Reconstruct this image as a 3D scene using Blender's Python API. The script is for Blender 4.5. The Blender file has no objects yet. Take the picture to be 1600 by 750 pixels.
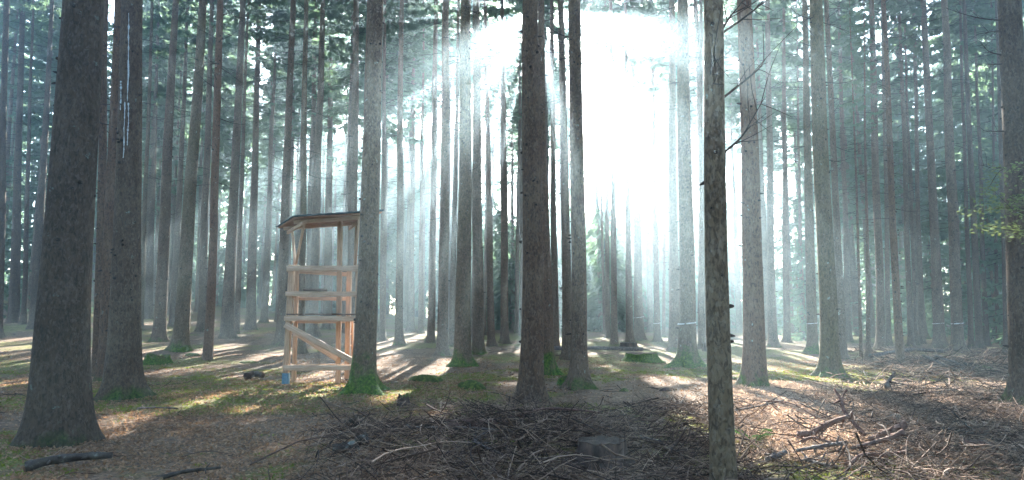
import bpy, math, random
import numpy as np
from mathutils import Vector, Matrix

# ------------------------------------------------------------------ camera, world, sun, exposure
scene = bpy.context.scene
COL = scene.collection
F, CX, CY, CAMZ = 1067.0, 800.0, 375.0, 1.45
TH = math.atan(120.0 / F)
cam_d = bpy.data.cameras.new('camera'); cam_d.sensor_width = 36.0; cam_d.lens = 24.0
cam_d.clip_start = 0.05; cam_d.clip_end = 3000
cam = bpy.data.objects.new('camera', cam_d); COL.objects.link(cam)
cam.location = (0, 0, CAMZ); cam.rotation_euler = (math.pi / 2 + TH, 0, 0)
scene.camera = cam

def ray(px, py):
    cx, cy = (px - CX) / F, (CY - py) / F
    return np.array([cx, math.cos(TH) - cy * math.sin(TH), math.sin(TH) + cy * math.cos(TH)])

SUN = ray(836, 14); SUN /= np.linalg.norm(SUN)
SUN_EL = math.asin(SUN[2]); SUN_AZ = math.atan2(SUN[0], SUN[1])       # azimuth from +Y towards +X
EXPOSURE = 3.65
SKY_STRENGTH = 0.068
SUN_STRENGTH = 5.0
HAZE_DENSITY = 0.0035
HAZE_G = 0.76

world = bpy.data.worlds.new('World'); scene.world = world; world.use_nodes = True
wn = world.node_tree.nodes; wl = world.node_tree.links; wn.clear()
wo = wn.new('ShaderNodeOutputWorld'); wb = wn.new('ShaderNodeBackground'); sk = wn.new('ShaderNodeTexSky')
sk.sky_type = 'NISHITA'; sk.sun_disc = False; sk.sun_elevation = SUN_EL; sk.sun_rotation = SUN_AZ
sk.air_density = 1.0; sk.dust_density = 1.0; sk.ozone_density = 1.5
wb.inputs['Strength'].default_value = SKY_STRENGTH
wl.new(sk.outputs[0], wb.inputs[0]); wl.new(wb.outputs[0], wo.inputs[0])

sl = bpy.data.lights.new('sun', 'SUN'); sl.energy = SUN_STRENGTH; sl.angle = math.radians(0.5); sl.color = (1.0, 0.94, 0.85)
so = bpy.data.objects.new('sun', sl); COL.objects.link(so)
so.rotation_euler = Vector(SUN).to_track_quat('Z', 'Y').to_euler()

vs = scene.view_settings
vs.view_transform = 'Standard'; vs.look = 'None'; vs.exposure = EXPOSURE; vs.gamma = 1.0; vs.use_curve_mapping = False
scene.display_settings.display_device = 'sRGB'
cy = scene.cycles
cy.use_denoising = True; cy.denoiser = 'OPENIMAGEDENOISE'
cy.max_bounces = 5; cy.diffuse_bounces = 2; cy.glossy_bounces = 1; cy.transmission_bounces = 3; cy.volume_bounces = 0
cy.transparent_max_bounces = 6
cy.use_adaptive_sampling = True; cy.adaptive_threshold = 0.02
cy.caustics_reflective = False; cy.caustics_refractive = False

random.seed(7)
RNG = np.random.default_rng(11)

# ------------------------------------------------------------------ noise and terrain
def _hash(ix, iy, seed):
    n = (ix.astype(np.int64) * 374761393 + iy.astype(np.int64) * 668265263 + seed * 974711) & 0x7fffffff
    n = ((n ^ (n >> 13)) * 1274126177) & 0x7fffffff
    return ((n ^ (n >> 16)) & 0xffff) / 65535.0

def vnoise(x, y, seed=0):
    ix, iy = np.floor(x), np.floor(y); fx, fy = x - ix, y - iy
    fx = fx * fx * (3 - 2 * fx); fy = fy * fy * (3 - 2 * fy)
    a = _hash(ix, iy, seed); b = _hash(ix + 1, iy, seed); c = _hash(ix, iy + 1, seed); d = _hash(ix + 1, iy + 1, seed)
    return (a * (1 - fx) + b * fx) * (1 - fy) + (c * (1 - fx) + d * fx) * fy

def terrain(x, y):
    x = np.asarray(x, float); y = np.asarray(y, float)
    ratio = np.clip(-x / np.maximum(y, 8.0), 0, 1)
    rise = np.maximum(y - 18.0, 0.0); rise = rise * rise / (rise + 6.0)
    z = (0.008 + 0.10 * ratio) * np.minimum(rise, 70)
    z = z + 0.16 * (vnoise(x / 4.5, y / 4.5, 1) - 0.5) + 0.07 * (vnoise(x / 1.3, y / 1.3, 2) - 0.5) + 0.03 * (vnoise(x / 0.4, y / 0.4, 3) - 0.5)
    return z

def moss_at(x, y):
    x = np.asarray(x, float); y = np.asarray(y, float)
    f = .50 * vnoise(x / 3.4 + 7, y / 3.4, 71) + .34 * vnoise(x / 1.1, y / 1.1, 72) + .20 * vnoise(x / .38, y / .38, 73)
    f = f + .09 * np.clip((-x - .5) / 3, -1, 1) * (y < 16) + .06 * np.clip((y - 11) / 8, -1, 1)
    return np.clip((f - .54) / .10, 0, 1)

def gz(x, y): return float(terrain(x, y))

def gp(px, py, far=46.0):
    """the ground point seen at a place in the picture, used as a survey of where things stand"""
    d = ray(px, py); d = d / d[1]
    t = np.arange(2.5, 75, 0.05)
    p = d[None] * t[:, None]; h = CAMZ + p[:, 2] - terrain(p[:, 0], p[:, 1])
    k = np.argmax(h < 0)
    tt = t[k] if (h < 0).any() else far
    x, y = d[0] * tt, tt
    return np.array([x, y, gz(x, y)])

def at(px, py, Y):
    d = ray(px, py); return np.array([0, 0, CAMZ]) + d * (Y / d[1])

# ------------------------------------------------------------------ mesh helpers
def mesh_np(name, verts, faces_list, mats, mi_list=None, smooth=False):
    """verts (N,3); faces_list: list of (M,k) index arrays"""
    me = bpy.data.meshes.new(name)
    verts = np.ascontiguousarray(verts, np.float32)
    me.vertices.add(len(verts)); me.vertices.foreach_set('co', verts.ravel())
    fl = [np.asarray(f, np.int32) for f in faces_list if len(f)]
    tot = np.concatenate([f.ravel() for f in fl]); cnt = np.concatenate([np.full(len(f), f.shape[1], np.int32) for f in fl])
    st = np.concatenate([[0], np.cumsum(cnt)[:-1]]).astype(np.int32)
    me.loops.add(len(tot)); me.loops.foreach_set('vertex_index', tot)
    me.polygons.add(len(cnt)); me.polygons.foreach_set('loop_start', st)
    for m in mats: me.materials.append(m)
    if mi_list is not None:
        mi = np.concatenate([np.full(len(f), m, np.int32) for f, m in zip([f for f in faces_list if len(f)], [m for f, m in zip(faces_list, mi_list) if len(f)])])
        me.polygons.foreach_set('material_index', mi)
    me.update(calc_edges=True); me.validate()
    if smooth: me.polygons.foreach_set('use_smooth', np.ones(len(me.polygons), bool))
    return me

def link(name, me, parent=None, loc=None):
    o = bpy.data.objects.new(name, me); COL.objects.link(o)
    if parent is not None: o.parent = parent
    if loc is not None: o.location = loc
    return o

def tag(o, label=None, cat=None, group=None, kind=None):
    if label: o['label'] = label
    if cat: o['category'] = cat
    if group: o['group'] = group
    if kind: o['kind'] = kind
    return o

def empty(name, loc, label, cat, group=None):
    o = bpy.data.objects.new(name, None); COL.objects.link(o); o.location = loc; o.empty_display_size = 0.2
    return tag(o, label, cat, group)

def tubes(paths, radii, S=3):
    """paths (N,K,3), radii (N,K) -> verts, quads"""
    paths = np.asarray(paths, float); radii = np.asarray(radii, float)
    N, K, _ = paths.shape
    t = np.gradient(paths, axis=1); t /= np.linalg.norm(t, axis=2, keepdims=True) + 1e-9
    ref = np.where(np.abs(t[..., 2:3]) > 0.9, np.array([1.0, 0, 0]), np.array([0, 0, 1.0]))
    a = np.cross(t, ref); a /= np.linalg.norm(a, axis=2, keepdims=True) + 1e-9
    b = np.cross(t, a)
    ang = np.arange(S) * 2 * np.pi / S
    v = paths[:, :, None] + radii[:, :, None, None] * (a[:, :, None] * np.cos(ang)[None, None, :, None] + b[:, :, None] * np.sin(ang)[None, None, :, None])
    idx = np.arange(N * K * S).reshape(N, K, S)
    i0 = idx[:, :-1]; i1 = idx[:, 1:]
    q = np.stack([i0, np.roll(i0, -1, 2), np.roll(i1, -1, 2), i1], -1).reshape(-1, 4)
    return v.reshape(-1, 3), q

class Acc:
    def __init__(s): s.v = []; s.f = []; s.m = []; s.n = 0
    def add(s, v, *faces, m=0):
        v = np.asarray(v, float).reshape(-1, 3)
        for f in faces:
            f = np.asarray(f, np.int64)
            if len(f): s.f.append(f + s.n); s.m.append(m)
        s.v.append(v); s.n += len(v)
    def tube(s, pts, rad, S=6, m=0, cap=True):
        pts = np.asarray(pts, float)[None]; rad = np.asarray(rad, float)[None]
        v, q = tubes(pts, rad, S); K = pts.shape[1]
        caps = [np.arange(S)[None, ::-1], (np.arange(S) + (K - 1) * S)[None]] if cap else []
        s.add(v, q, *caps, m=m)
    def build(s, name, mats, smooth=False): return mesh_np(name, np.concatenate(s.v), s.f, mats, s.m, smooth)

def smooth_path(pts, n=10):
    """Catmull-Rom through a few points"""
    p = [np.asarray(q, float) for q in pts]
    p = [2 * p[0] - p[1]] + p + [2 * p[-1] - p[-2]]
    out = []
    segs = len(p) - 3; per = max(2, n // segs)
    for i in range(segs):
        for u in np.linspace(0, 1, per, endpoint=False):
            a, b, c, d = p[i:i + 4]
            out.append(0.5 * (2 * b + (c - a) * u + (2 * a - 5 * b + 4 * c - d) * u * u + (3 * b - a - 3 * c + d) * u ** 3))
    out.append(p[-2]); return np.array(out)

# ------------------------------------------------------------------ materials
class NT:
    def __init__(s, name):
        s.m = bpy.data.materials.new(name); s.m.use_nodes = True
        s.n = s.m.node_tree.nodes; s.l = s.m.node_tree.links; s.n.clear()
        s.out = s.n.new('ShaderNodeOutputMaterial')
    def node(s, t, **kw):
        n = s.n.new(t)
        for k, v in kw.items(): setattr(n, k, v)
        return n
    def lk(s, a, b): s.l.new(a, b)
    def val(s, inp, v):
        if hasattr(v, 'is_output') or isinstance(v, bpy.types.NodeSocket): s.lk(v, inp)
        else: inp.default_value = v
    def noise(s, vec, scale, detail=4, rough=0.55, dist=0.0):
        n = s.node('ShaderNodeTexNoise'); n.inputs['Scale'].default_value = scale; n.inputs['Detail'].default_value = detail
        n.inputs['Roughness'].default_value = rough; n.inputs['Distortion'].default_value = dist
        if vec is not None: s.lk(vec, n.inputs['Vector'])
        return n.outputs['Fac']
    def voro(s, vec, scale, feature='F1', out='Distance'):
        n = s.node('ShaderNodeTexVoronoi', feature=feature); n.inputs['Scale'].default_value = scale
        if vec is not None: s.lk(vec, n.inputs['Vector'])
        return n.outputs[out]
    def ramp(s, fac, stops, interp='LINEAR'):
        r = s.node('ShaderNodeValToRGB'); r.color_ramp.interpolation = interp; e = r.color_ramp.elements
        while len(e) < len(stops): e.new(0.5)
        for k, (p, c) in enumerate(stops):
            e[k].position = p; e[k].color = (*c, 1) if len(c) == 3 else c
        s.lk(fac, r.inputs[0]); return r.outputs[0]
    def mix(s, fac, a, b, typ='MIX'):
        n = s.node('ShaderNodeMix', data_type='RGBA', blend_type=typ)
        s.val(n.inputs[0], fac)
        for k, v in ((6, a), (7, b)):
            if isinstance(v, tuple): n.inputs[k].default_value = (*v, 1)
            else: s.lk(v, n.inputs[k])
        return n.outputs[2]
    def math(s, op, a, b=None, clamp=False):
        n = s.node('ShaderNodeMath', operation=op); n.use_clamp = clamp
        s.val(n.inputs[0], a)
        if b is not None: s.val(n.inputs[1], b)
        return n.outputs[0]
    def mrange(s, v, a, b, c=0.0, d=1.0):
        n = s.node('ShaderNodeMapRange'); s.val(n.inputs[0], v)
        for k, x in zip((1, 2, 3, 4), (a, b, c, d)): n.inputs[k].default_value = x
        return n.outputs[0]
    def objco(s): return s.node('ShaderNodeTexCoord').outputs['Object']
    def worldco(s): return s.node('ShaderNodeNewGeometry').outputs['Position']
    def mapping(s, vec, scale):
        m = s.node('ShaderNodeMapping'); m.inputs['Scale'].default_value = scale; s.lk(vec, m.inputs['Vector']); return m.outputs[0]
    def island(s): return s.node('ShaderNodeNewGeometry').outputs['Random Per Island']
    def principled(s, color, rough=0.9, bump=None, bstr=0.4, bdist=0.02, spec=0.25):
        p = s.node('ShaderNodeBsdfPrincipled')
        if isinstance(color, tuple): p.inputs['Base Color'].default_value = (*color, 1)
        else: s.lk(color, p.inputs['Base Color'])
        s.val(p.inputs['Roughness'], rough); p.inputs['Specular IOR Level'].default_value = spec
        if bump is not None:
            b = s.node('ShaderNodeBump'); b.inputs['Strength'].default_value = bstr; b.inputs['Distance'].default_value = bdist
            s.lk(bump, b.inputs['Height']); s.lk(b.outputs[0], p.inputs['Normal'])
        s.lk(p.outputs[0], s.out.inputs['Surface']); return p

def make_bark():
    s = NT('spruce_bark'); co = s.objco()
    oi = s.node('ShaderNodeObjectInfo')
    jit = s.node('ShaderNodeVectorMath', operation='ADD'); s.lk(co, jit.inputs[0])
    cmb = s.node('ShaderNodeCombineXYZ'); s.lk(s.math('MULTIPLY', oi.outputs['Random'], 37.0), cmb.inputs[0]); s.lk(s.math('MULTIPLY', oi.outputs['Random'], 11.0), cmb.inputs[2])
    s.lk(cmb.outputs[0], jit.inputs[1]); co2 = jit.outputs[0]
    st = s.mapping(co2, (1.0, 1.0, 0.55))
    warp = s.node('ShaderNodeMix', data_type='VECTOR'); 
    nz = s.node('ShaderNodeTexNoise'); nz.inputs['Scale'].default_value = 9.0; s.lk(st, nz.inputs['Vector'])
    warp.inputs[0].default_value = 0.06; s.lk(st, warp.inputs[4]); s.lk(nz.outputs['Color'], warp.inputs[5]); wv = warp.outputs[1]
    cellc = s.voro(wv, 52.0, 'F1', 'Color'); sep = s.node('ShaderNodeSeparateColor'); s.lk(cellc, sep.inputs[0])
    big_c = s.voro(wv, 19.0, 'F1', 'Color'); sep2 = s.node('ShaderNodeSeparateColor'); s.lk(big_c, sep2.inputs[0])
    n1 = s.noise(s.mapping(co2, (1, 1, 0.5)), 2.6, 6, 0.7); n2 = s.noise(st, 48.0, 4, 0.7)
    crack = s.mrange(s.noise(s.mapping(co2, (1, 1, 0.45)), 30.0, 4, 0.7, 0.8), 0.38, 0.52, 1.0, 0.0)
    base = s.ramp(n1, [(0.30, (0.080, 0.052, 0.034)), (0.5, (0.165, 0.112, 0.072)), (0.70, (0.26, 0.195, 0.135))])
    base = s.mix(s.mrange(sep.outputs[0], 0.5, 1.0, 0.0, 0.75), base, (0.27, 0.22, 0.175))
    base = s.mix(s.mrange(sep2.outputs[1], 0.5, 1.0, 0.0, 0.4), base, (0.06, 0.042, 0.032))
    plate = s.math('SUBTRACT', 1.0, crack)
    # per tree: colour channels G = redness, B = algae
    oc = s.node('ShaderNodeSeparateColor'); s.lk(oi.outputs['Color'], oc.inputs[0])
    base = s.mix(s.math('MULTIPLY', oc.outputs[1], 0.85), base, s.mix(0.55, base, (0.25, 0.11, 0.07)))
    alg = s.math('MULTIPLY', oc.outputs[2], s.mrange(s.noise(st, 1.3, 3), 0.25, 0.6))
    base = s.mix(s.math('MULTIPLY', alg, 0.8), base, s.mix(0.7, base, (0.17, 0.17, 0.06)))
    base = s.mix(s.mrange(plate, 0.0, 1.0, 0.62, 0.0), base, (0.026, 0.019, 0.015))
    base = s.mix(s.mrange(n2, 0.35, 0.75, 0.0, 0.25), base, (0.05, 0.04, 0.033))
    lich = s.math('MULTIPLY', s.mrange(s.noise(co2, 6.5, 2), 0.69, 0.74), s.mrange(s.noise(co2, 40.0, 2), 0.4, 0.55))
    base = s.mix(s.math('MULTIPLY', lich, 0.8), base, (0.30, 0.38, 0.33))
    z = s.node('ShaderNodeSeparateXYZ'); s.lk(co, z.inputs[0])
    mn = s.noise(co2, 3.0, 4, 0.6)
    top = s.math('MULTIPLY', oc.outputs[0], 1.3)
    mh = s.math('SUBTRACT', s.math('ADD', top, s.math('MULTIPLY', s.math('SUBTRACT', mn, 0.5), 1.7)), s.math('ADD', z.outputs[2], 0.12))
    moss = s.math('MULTIPLY', s.mrange(mh, -0.05, 0.35), s.mrange(s.noise(co2, 18.0, 4, 0.7), 0.18, 0.46))
    mcol = s.ramp(s.noise(co2, 22.0, 3), [(0.3, (0.020, 0.045, 0.009)), (0.52, (0.070, 0.135, 0.020)), (0.75, (0.18, 0.25, 0.04))])
    base = s.mix(moss, base, mcol)
    h = s.math('ADD', s.math('ADD', s.math('MULTIPLY', plate, 0.5), s.math('MULTIPLY', sep.outputs[0], 0.45)), s.math('ADD', s.math('MULTIPLY', n2, 0.35), s.math('MULTIPLY', s.noise(st, 9.0, 3), 0.6)))
    base = s.mix(oi.outputs['Alpha'], s.mix(0.62, base, (0.018, 0.016, 0.016)), base)  # low alpha darkens the bark, painted shade included
    s.principled(base, 0.92, h, 0.75, 0.025, 0.2)
    return s.m

def make_simple(name, stops, scale=18.0, bstr=0.4, coords='object', stretch=(1, 1, 1), rough=0.9, isl=0.0):
    s = NT(name); co = s.mapping(s.objco() if coords == 'object' else s.worldco(), stretch)
    f = s.noise(co, scale, 4, 0.6)
    if isl: f = s.mix(isl, s.mix(0.0, f, f), s.island())
    c = s.ramp(f, stops)
    s.principled(c, rough, s.noise(co, scale * 2.5, 3, 0.6), bstr, 0.01)
    return s.m

def make_knot():
    return make_simple('dead_knot', [(0.3, (0.018, 0.014, 0.012)), (0.7, (0.05, 0.038, 0.03))], 30)

def make_needles(name, c0, c1, tr):
    s = NT(name); isl = s.island()
    c = s.mix(isl, c0, c1)
    d = s.node('ShaderNodeBsdfDiffuse'); s.lk(c, d.inputs[0])
    t = s.node('ShaderNodeBsdfTranslucent'); t.inputs[0].default_value = (*tr, 1)
    m = s.node('ShaderNodeMixShader'); m.inputs[0].default_value = 0.45
    s.lk(d.outputs[0], m.inputs[1]); s.lk(t.outputs[0], m.inputs[2]); s.lk(m.outputs[0], s.out.inputs['Surface'])
    return s.m

def make_ground():
    s = NT('forest_floor'); co = s.worldco()
    big = s.noise(co, 0.28, 3, 0.5); mid = s.noise(co, 1.1, 5, 0.6); fine = s.noise(co, 26.0, 5, 0.7)
    litter = s.ramp(fine, [(0.28, (0.035, 0.024, 0.017)), (0.46, (0.11, 0.074, 0.048)), (0.60, (0.22, 0.145, 0.09)), (0.76, (0.40, 0.285, 0.185))])
    v = s.voro(s.mapping(co, (1, 1, 0.3)), 22.0, 'F1', 'Color'); sp = s.node('ShaderNodeSeparateColor'); s.lk(v, sp.inputs[0])
    litter = s.mix(s.mrange(sp.outputs[0], 0.72, 0.8, 0.0, 0.7), litter, s.ramp(sp.outputs[1], [(0.0, (0.10, 0.055, 0.032)), (0.5, (0.22, 0.12, 0.065)), (1.0, (0.34, 0.25, 0.17))]))
    ma = s.node('ShaderNodeAttribute'); ma.attribute_name = 'moss'
    moss = s.math('MULTIPLY', ma.outputs['Fac'], s.mrange(s.noise(co, 11.0, 4, 0.65), 0.36, 0.56))
    mcol = s.ramp(s.noise(co, 34.0, 3), [(0.3, (0.04, 0.06, 0.010)), (0.55, (0.15, 0.17, 0.022)), (0.8, (0.29, 0.29, 0.05))])
    c = s.mix(s.math('MULTIPLY', moss, 0.9), litter, mcol)
    h = s.math('ADD', s.math('MULTIPLY', fine, 0.7), s.math('ADD', s.math('MULTIPLY', mid, 0.6), s.math('MULTIPLY', sp.outputs[2], 0.25)))
    s.principled(c, 0.95, h, 0.9, 0.05, 0.15)
    return s.m

def make_wood(name, a, b, c, along='X'):
    s = NT(name); co = s.objco()
    sc = {'X': (0.6, 9, 9), 'Z': (9, 9, 0.6)}[along]
    f = s.noise(s.mapping(co, sc), 6.0, 5, 0.6, 0.4)
    col = s.ramp(f, [(0.3, a), (0.5, b), (0.7, c)])
    k = s.voro(s.mapping(co, (3.2, 5, 5) if along == 'X' else (5, 5, 3.2)), 1.0)
    col = s.mix(s.mrange(k, 0.06, 0.11, 0.85, 0.0), col, (0.09, 0.04, 0.02))
    col = s.mix(s.mrange(s.noise(co, 2.3, 3), 0.5, 0.75, 0.0, 0.4), col, (0.30, 0.22, 0.17))
    s.principled(col, 0.75, f, 0.25, 0.004, 0.3)
    return s.m

M = {}
M['bark'] = make_bark(); M['knot'] = make_knot()
M['needle'] = make_needles('spruce_needles', (0.028, 0.060, 0.045), (0.08, 0.125, 0.085), (0.20, 0.32, 0.18))
M['beech'] = make_needles('beech_leaves', (0.09, 0.125, 0.06), (0.20, 0.23, 0.12), (0.24, 0.30, 0.12))
M['fern'] = make_needles('fern_green', (0.06, 0.13, 0.04), (0.12, 0.22, 0.06), (0.16, 0.30, 0.08))
M['mosstuft'] = make_needles('moss_blades', (0.07, 0.10, 0.015), (0.22, 0.24, 0.045), (0.22, 0.26, 0.04))
M['twig'] = make_simple('dead_twig', [(0.30, (0.038, 0.023, 0.016)), (0.55, (0.125, 0.075, 0.050)), (0.85, (0.34, 0.235, 0.165))], 14, 0.3, isl=0.75)
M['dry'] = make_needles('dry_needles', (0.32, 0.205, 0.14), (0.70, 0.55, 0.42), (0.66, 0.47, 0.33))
M['ground'] = make_ground()
M['leaf'] = make_needles('fallen_leaf', (0.12, 0.065, 0.04), (0.42, 0.29, 0.19), (0.34, 0.20, 0.11))
M['moss'] = make_simple('cushion_moss', [(0.3, (0.022, 0.032, 0.010)), (0.5, (0.065, 0.085, 0.02)), (0.66, (0.15, 0.165, 0.035)), (0.85, (0.13, 0.09, 0.05))], 16, 1.0)
M['rot'] = make_simple('rotten_wood', [(0.3, (0.03, 0.022, 0.018)), (0.55, (0.09, 0.06, 0.045)), (0.8, (0.2, 0.13, 0.09))], 9, 0.8, stretch=(1, 1, 0.4))
def make_cut():
    s = NT('cut_wood'); co = s.objco(); w = s.node('ShaderNodeTexWave', wave_type='RINGS', rings_direction='Z'); w.inputs['Scale'].default_value = 14.0
    w.inputs['Distortion'].default_value = 3.0; w.inputs['Detail'].default_value = 3.0; w.inputs['Detail Scale'].default_value = 2.0; s.lk(co, w.inputs['Vector'])
    c = s.ramp(s.noise(co, 7.0, 5, 0.65), [(0.3, (0.025, 0.019, 0.015)), (0.52, (0.07, 0.05, 0.034)), (0.75, (0.20, 0.14, 0.085))])
    c = s.mix(s.mrange(w.outputs['Fac'], 0.3, 0.7, 0.0, 0.45), c, (0.05, 0.035, 0.025))
    s.principled(c, 0.9, s.math('ADD', w.outputs['Fac'], s.noise(co, 30.0, 4)), 0.6, 0.01)
    return s.m
M['cut'] = make_cut()
M['redbark'] = make_simple('red_branch_bark', [(0.3, (0.06, 0.032, 0.025)), (0.55, (0.14, 0.075, 0.055)), (0.8, (0.25, 0.16, 0.12))], 16, 0.5)
M['greybark'] = make_simple('grey_branch_bark', [(0.3, (0.05, 0.04, 0.035)), (0.55, (0.13, 0.105, 0.09)), (0.8, (0.27, 0.23, 0.20))], 16, 0.5)
M['lichen'] = make_simple('lichened_wood', [(0.35, (0.030, 0.022, 0.018)), (0.58, (0.075, 0.062, 0.05)), (0.70, (0.20, 0.22, 0.19))], 11, 1.0)
M['timber'] = make_wood('fresh_timber', (0.40, 0.235, 0.145), (0.60, 0.40, 0.265), (0.70, 0.52, 0.38), 'X')
M['timber_up'] = make_wood('fresh_timber_upright', (0.36, 0.195, 0.11), (0.55, 0.345, 0.215), (0.67, 0.47, 0.325), 'Z')
M['board'] = make_wood('dark_board', (0.06, 0.04, 0.03), (0.12, 0.08, 0.06), (0.2, 0.14, 0.1), 'X')
M['roofboard'] = make_wood('roof_board', (0.20, 0.085, 0.045), (0.34, 0.16, 0.09), (0.45, 0.24, 0.14), 'X')
M['felt'] = make_simple('roof_felt', [(0.3, (0.02, 0.035, 0.045)), (0.7, (0.06, 0.085, 0.10))], 20, 0.3)
M['bluepaint'] = make_simple('blue_paint', [(0.3, (0.07, 0.16, 0.22)), (0.7, (0.17, 0.29, 0.35))], 14, 0.2)
M['white'] = make_simple('white_paint', [(0.35, (0.22, 0.2, 0.18)), (0.55, (0.58, 0.58, 0.58)), (0.75, (0.76, 0.77, 0.78))], 9, 0.3)
M['resin'] = make_simple('pale_resin', [(0.3, (0.34, 0.40, 0.41)), (0.7, (0.62, 0.68, 0.68))], 30, 0.3, rough=0.5)
M['bud'] = make_simple('stem_brown', [(0.3, (0.04, 0.03, 0.025)), (0.7, (0.10, 0.075, 0.06))], 20, 0.3)

# ------------------------------------------------------------------ ground
def build_ground():
    u = np.linspace(-1, 1, 331)
    xs = np.sinh(u * 4.6) / np.sinh(4.6) * 170
    v = np.linspace(-1, 1, 361); ys = np.sinh(v * 4.6) / np.sinh(4.6) * 170 + 9.0
    X, Y = np.meshgrid(xs, ys); Z = terrain(X, Y)
    V = np.stack([X, Y, Z], -1).reshape(-1, 3)
    n, m = len(ys), len(xs); i = np.arange(n * m).reshape(n, m)
    q = np.stack([i[:-1, :-1], i[:-1, 1:], i[1:, 1:], i[1:, :-1]], -1).reshape(-1, 4)
    me = mesh_np('ground', V, [q], [M['ground']], smooth=True)
    at_ = me.attributes.new('moss', 'FLOAT', 'POINT'); at_.data.foreach_set('value', moss_at(X, Y).ravel().astype(np.float32))
    o = link('ground', me)
    tag(o, 'forest floor of brown litter and patchy yellow green moss', 'ground', kind='structure')
build_ground()

# ------------------------------------------------------------------ tree parts
def trunk_mesh(H, r0, seed, seg=22, flare=0.9, roots=5, knots=60, zmax=None, swell=0.0):
    rs = np.random.default_rng(seed)
    zs = np.array([-0.35, -0.12, 0.0, 0.06, 0.13, 0.22, 0.34, 0.5, 0.7, 1.0, 1.4, 2.0, 3.0, 4.0, 5.2, 6.5, 8, 10, 12.5, 15, 18, 21, 24])
    zs = np.concatenate([zs[zs < H * 0.94], [H]])
    th = np.arange(seg) * 2 * np.pi / seg
    ph = rs.uniform(0, 6.28); amp = rs.uniform(0.6, 1.3, roots); ra = (np.arange(roots) + rs.uniform(-0.25, 0.25, roots)) * 2 * np.pi / roots + ph
    lobe = np.zeros(seg)
    for a, k in zip(ra, amp): lobe += k * np.exp(-(np.angle(np.exp(1j * (th - a))) / 0.30) ** 2)
    wob = rs.uniform(-1, 1, (4, 2)) * 0.02
    rings = []
    for z in zs:
        t = max(z, 0) / H
        r = r0 * (1 - 0.80 * t ** 0.95) * (1 + 0.05 * np.sin(2 * th + ph + z * 0.3) + 0.02 * np.sin(5 * th + z * 1.7))
        e = np.exp(-max(z, -0.05) / 0.30); e2 = np.exp(-max(z, -0.05) / 0.16)
        r = r * (1 + 0.28 * flare * e + flare * 1.25 * e2 * lobe * 0.8 + 0.10 * flare * lobe * np.exp(-max(z, 0) / 0.8) + swell * math.exp(-max(z, 0) / 1.2))
        cxw = sum(w[0] * math.sin(z * (0.25 + 0.2 * i)) for i, w in enumerate(wob)); cyw = sum(w[1] * math.sin(z * (0.22 + 0.2 * i)) for i, w in enumerate(wob))
        rings.append(np.stack([cxw + r * np.cos(th), cyw + r * np.sin(th), np.full(seg, z)], -1))
    V = np.array(rings); n = len(zs)
    i = np.arange(n * seg).reshape(n, seg)
    q = np.stack([i[:-1], np.roll(i[:-1], -1, 1), np.roll(i[1:], -1, 1), i[1:]], -1).reshape(-1, 4)
    A = Acc(); A.add(V.reshape(-1, 3), q)
    # dead knots and broken branch stubs on the bark
    P = []; R = []
    for k in range(knots):
        z = rs.uniform(0.9, min(H * 0.6, zmax or 15)); a = rs.uniform(0, 6.28); r = r0 * (1 - 0.80 * (z / H) ** 0.95)
        d = np.array([math.cos(a), math.sin(a), rs.uniform(-0.25, 0.15)]); kr = rs.uniform(0.010, 0.024) * (0.6 + r0 * 2)
        L = rs.uniform(0.012, 0.035) if rs.random() < 0.85 else rs.uniform(0.04, 0.12)
        p0 = np.array([math.cos(a) * r * 0.9, math.sin(a) * r * 0.9, z])
        P.append(np.stack([p0, p0 + d * (r * 0.1 + L * 0.5), p0 + d * (r * 0.1 + L)])); R.append([kr * 1.3, kr, kr * 0.35])
    if P:
        v, qq = tubes(P, R, 5); A.add(v, qq, m=1)
    return A.build('trunk', [M['bark'], M['knot']], smooth=True)

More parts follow.
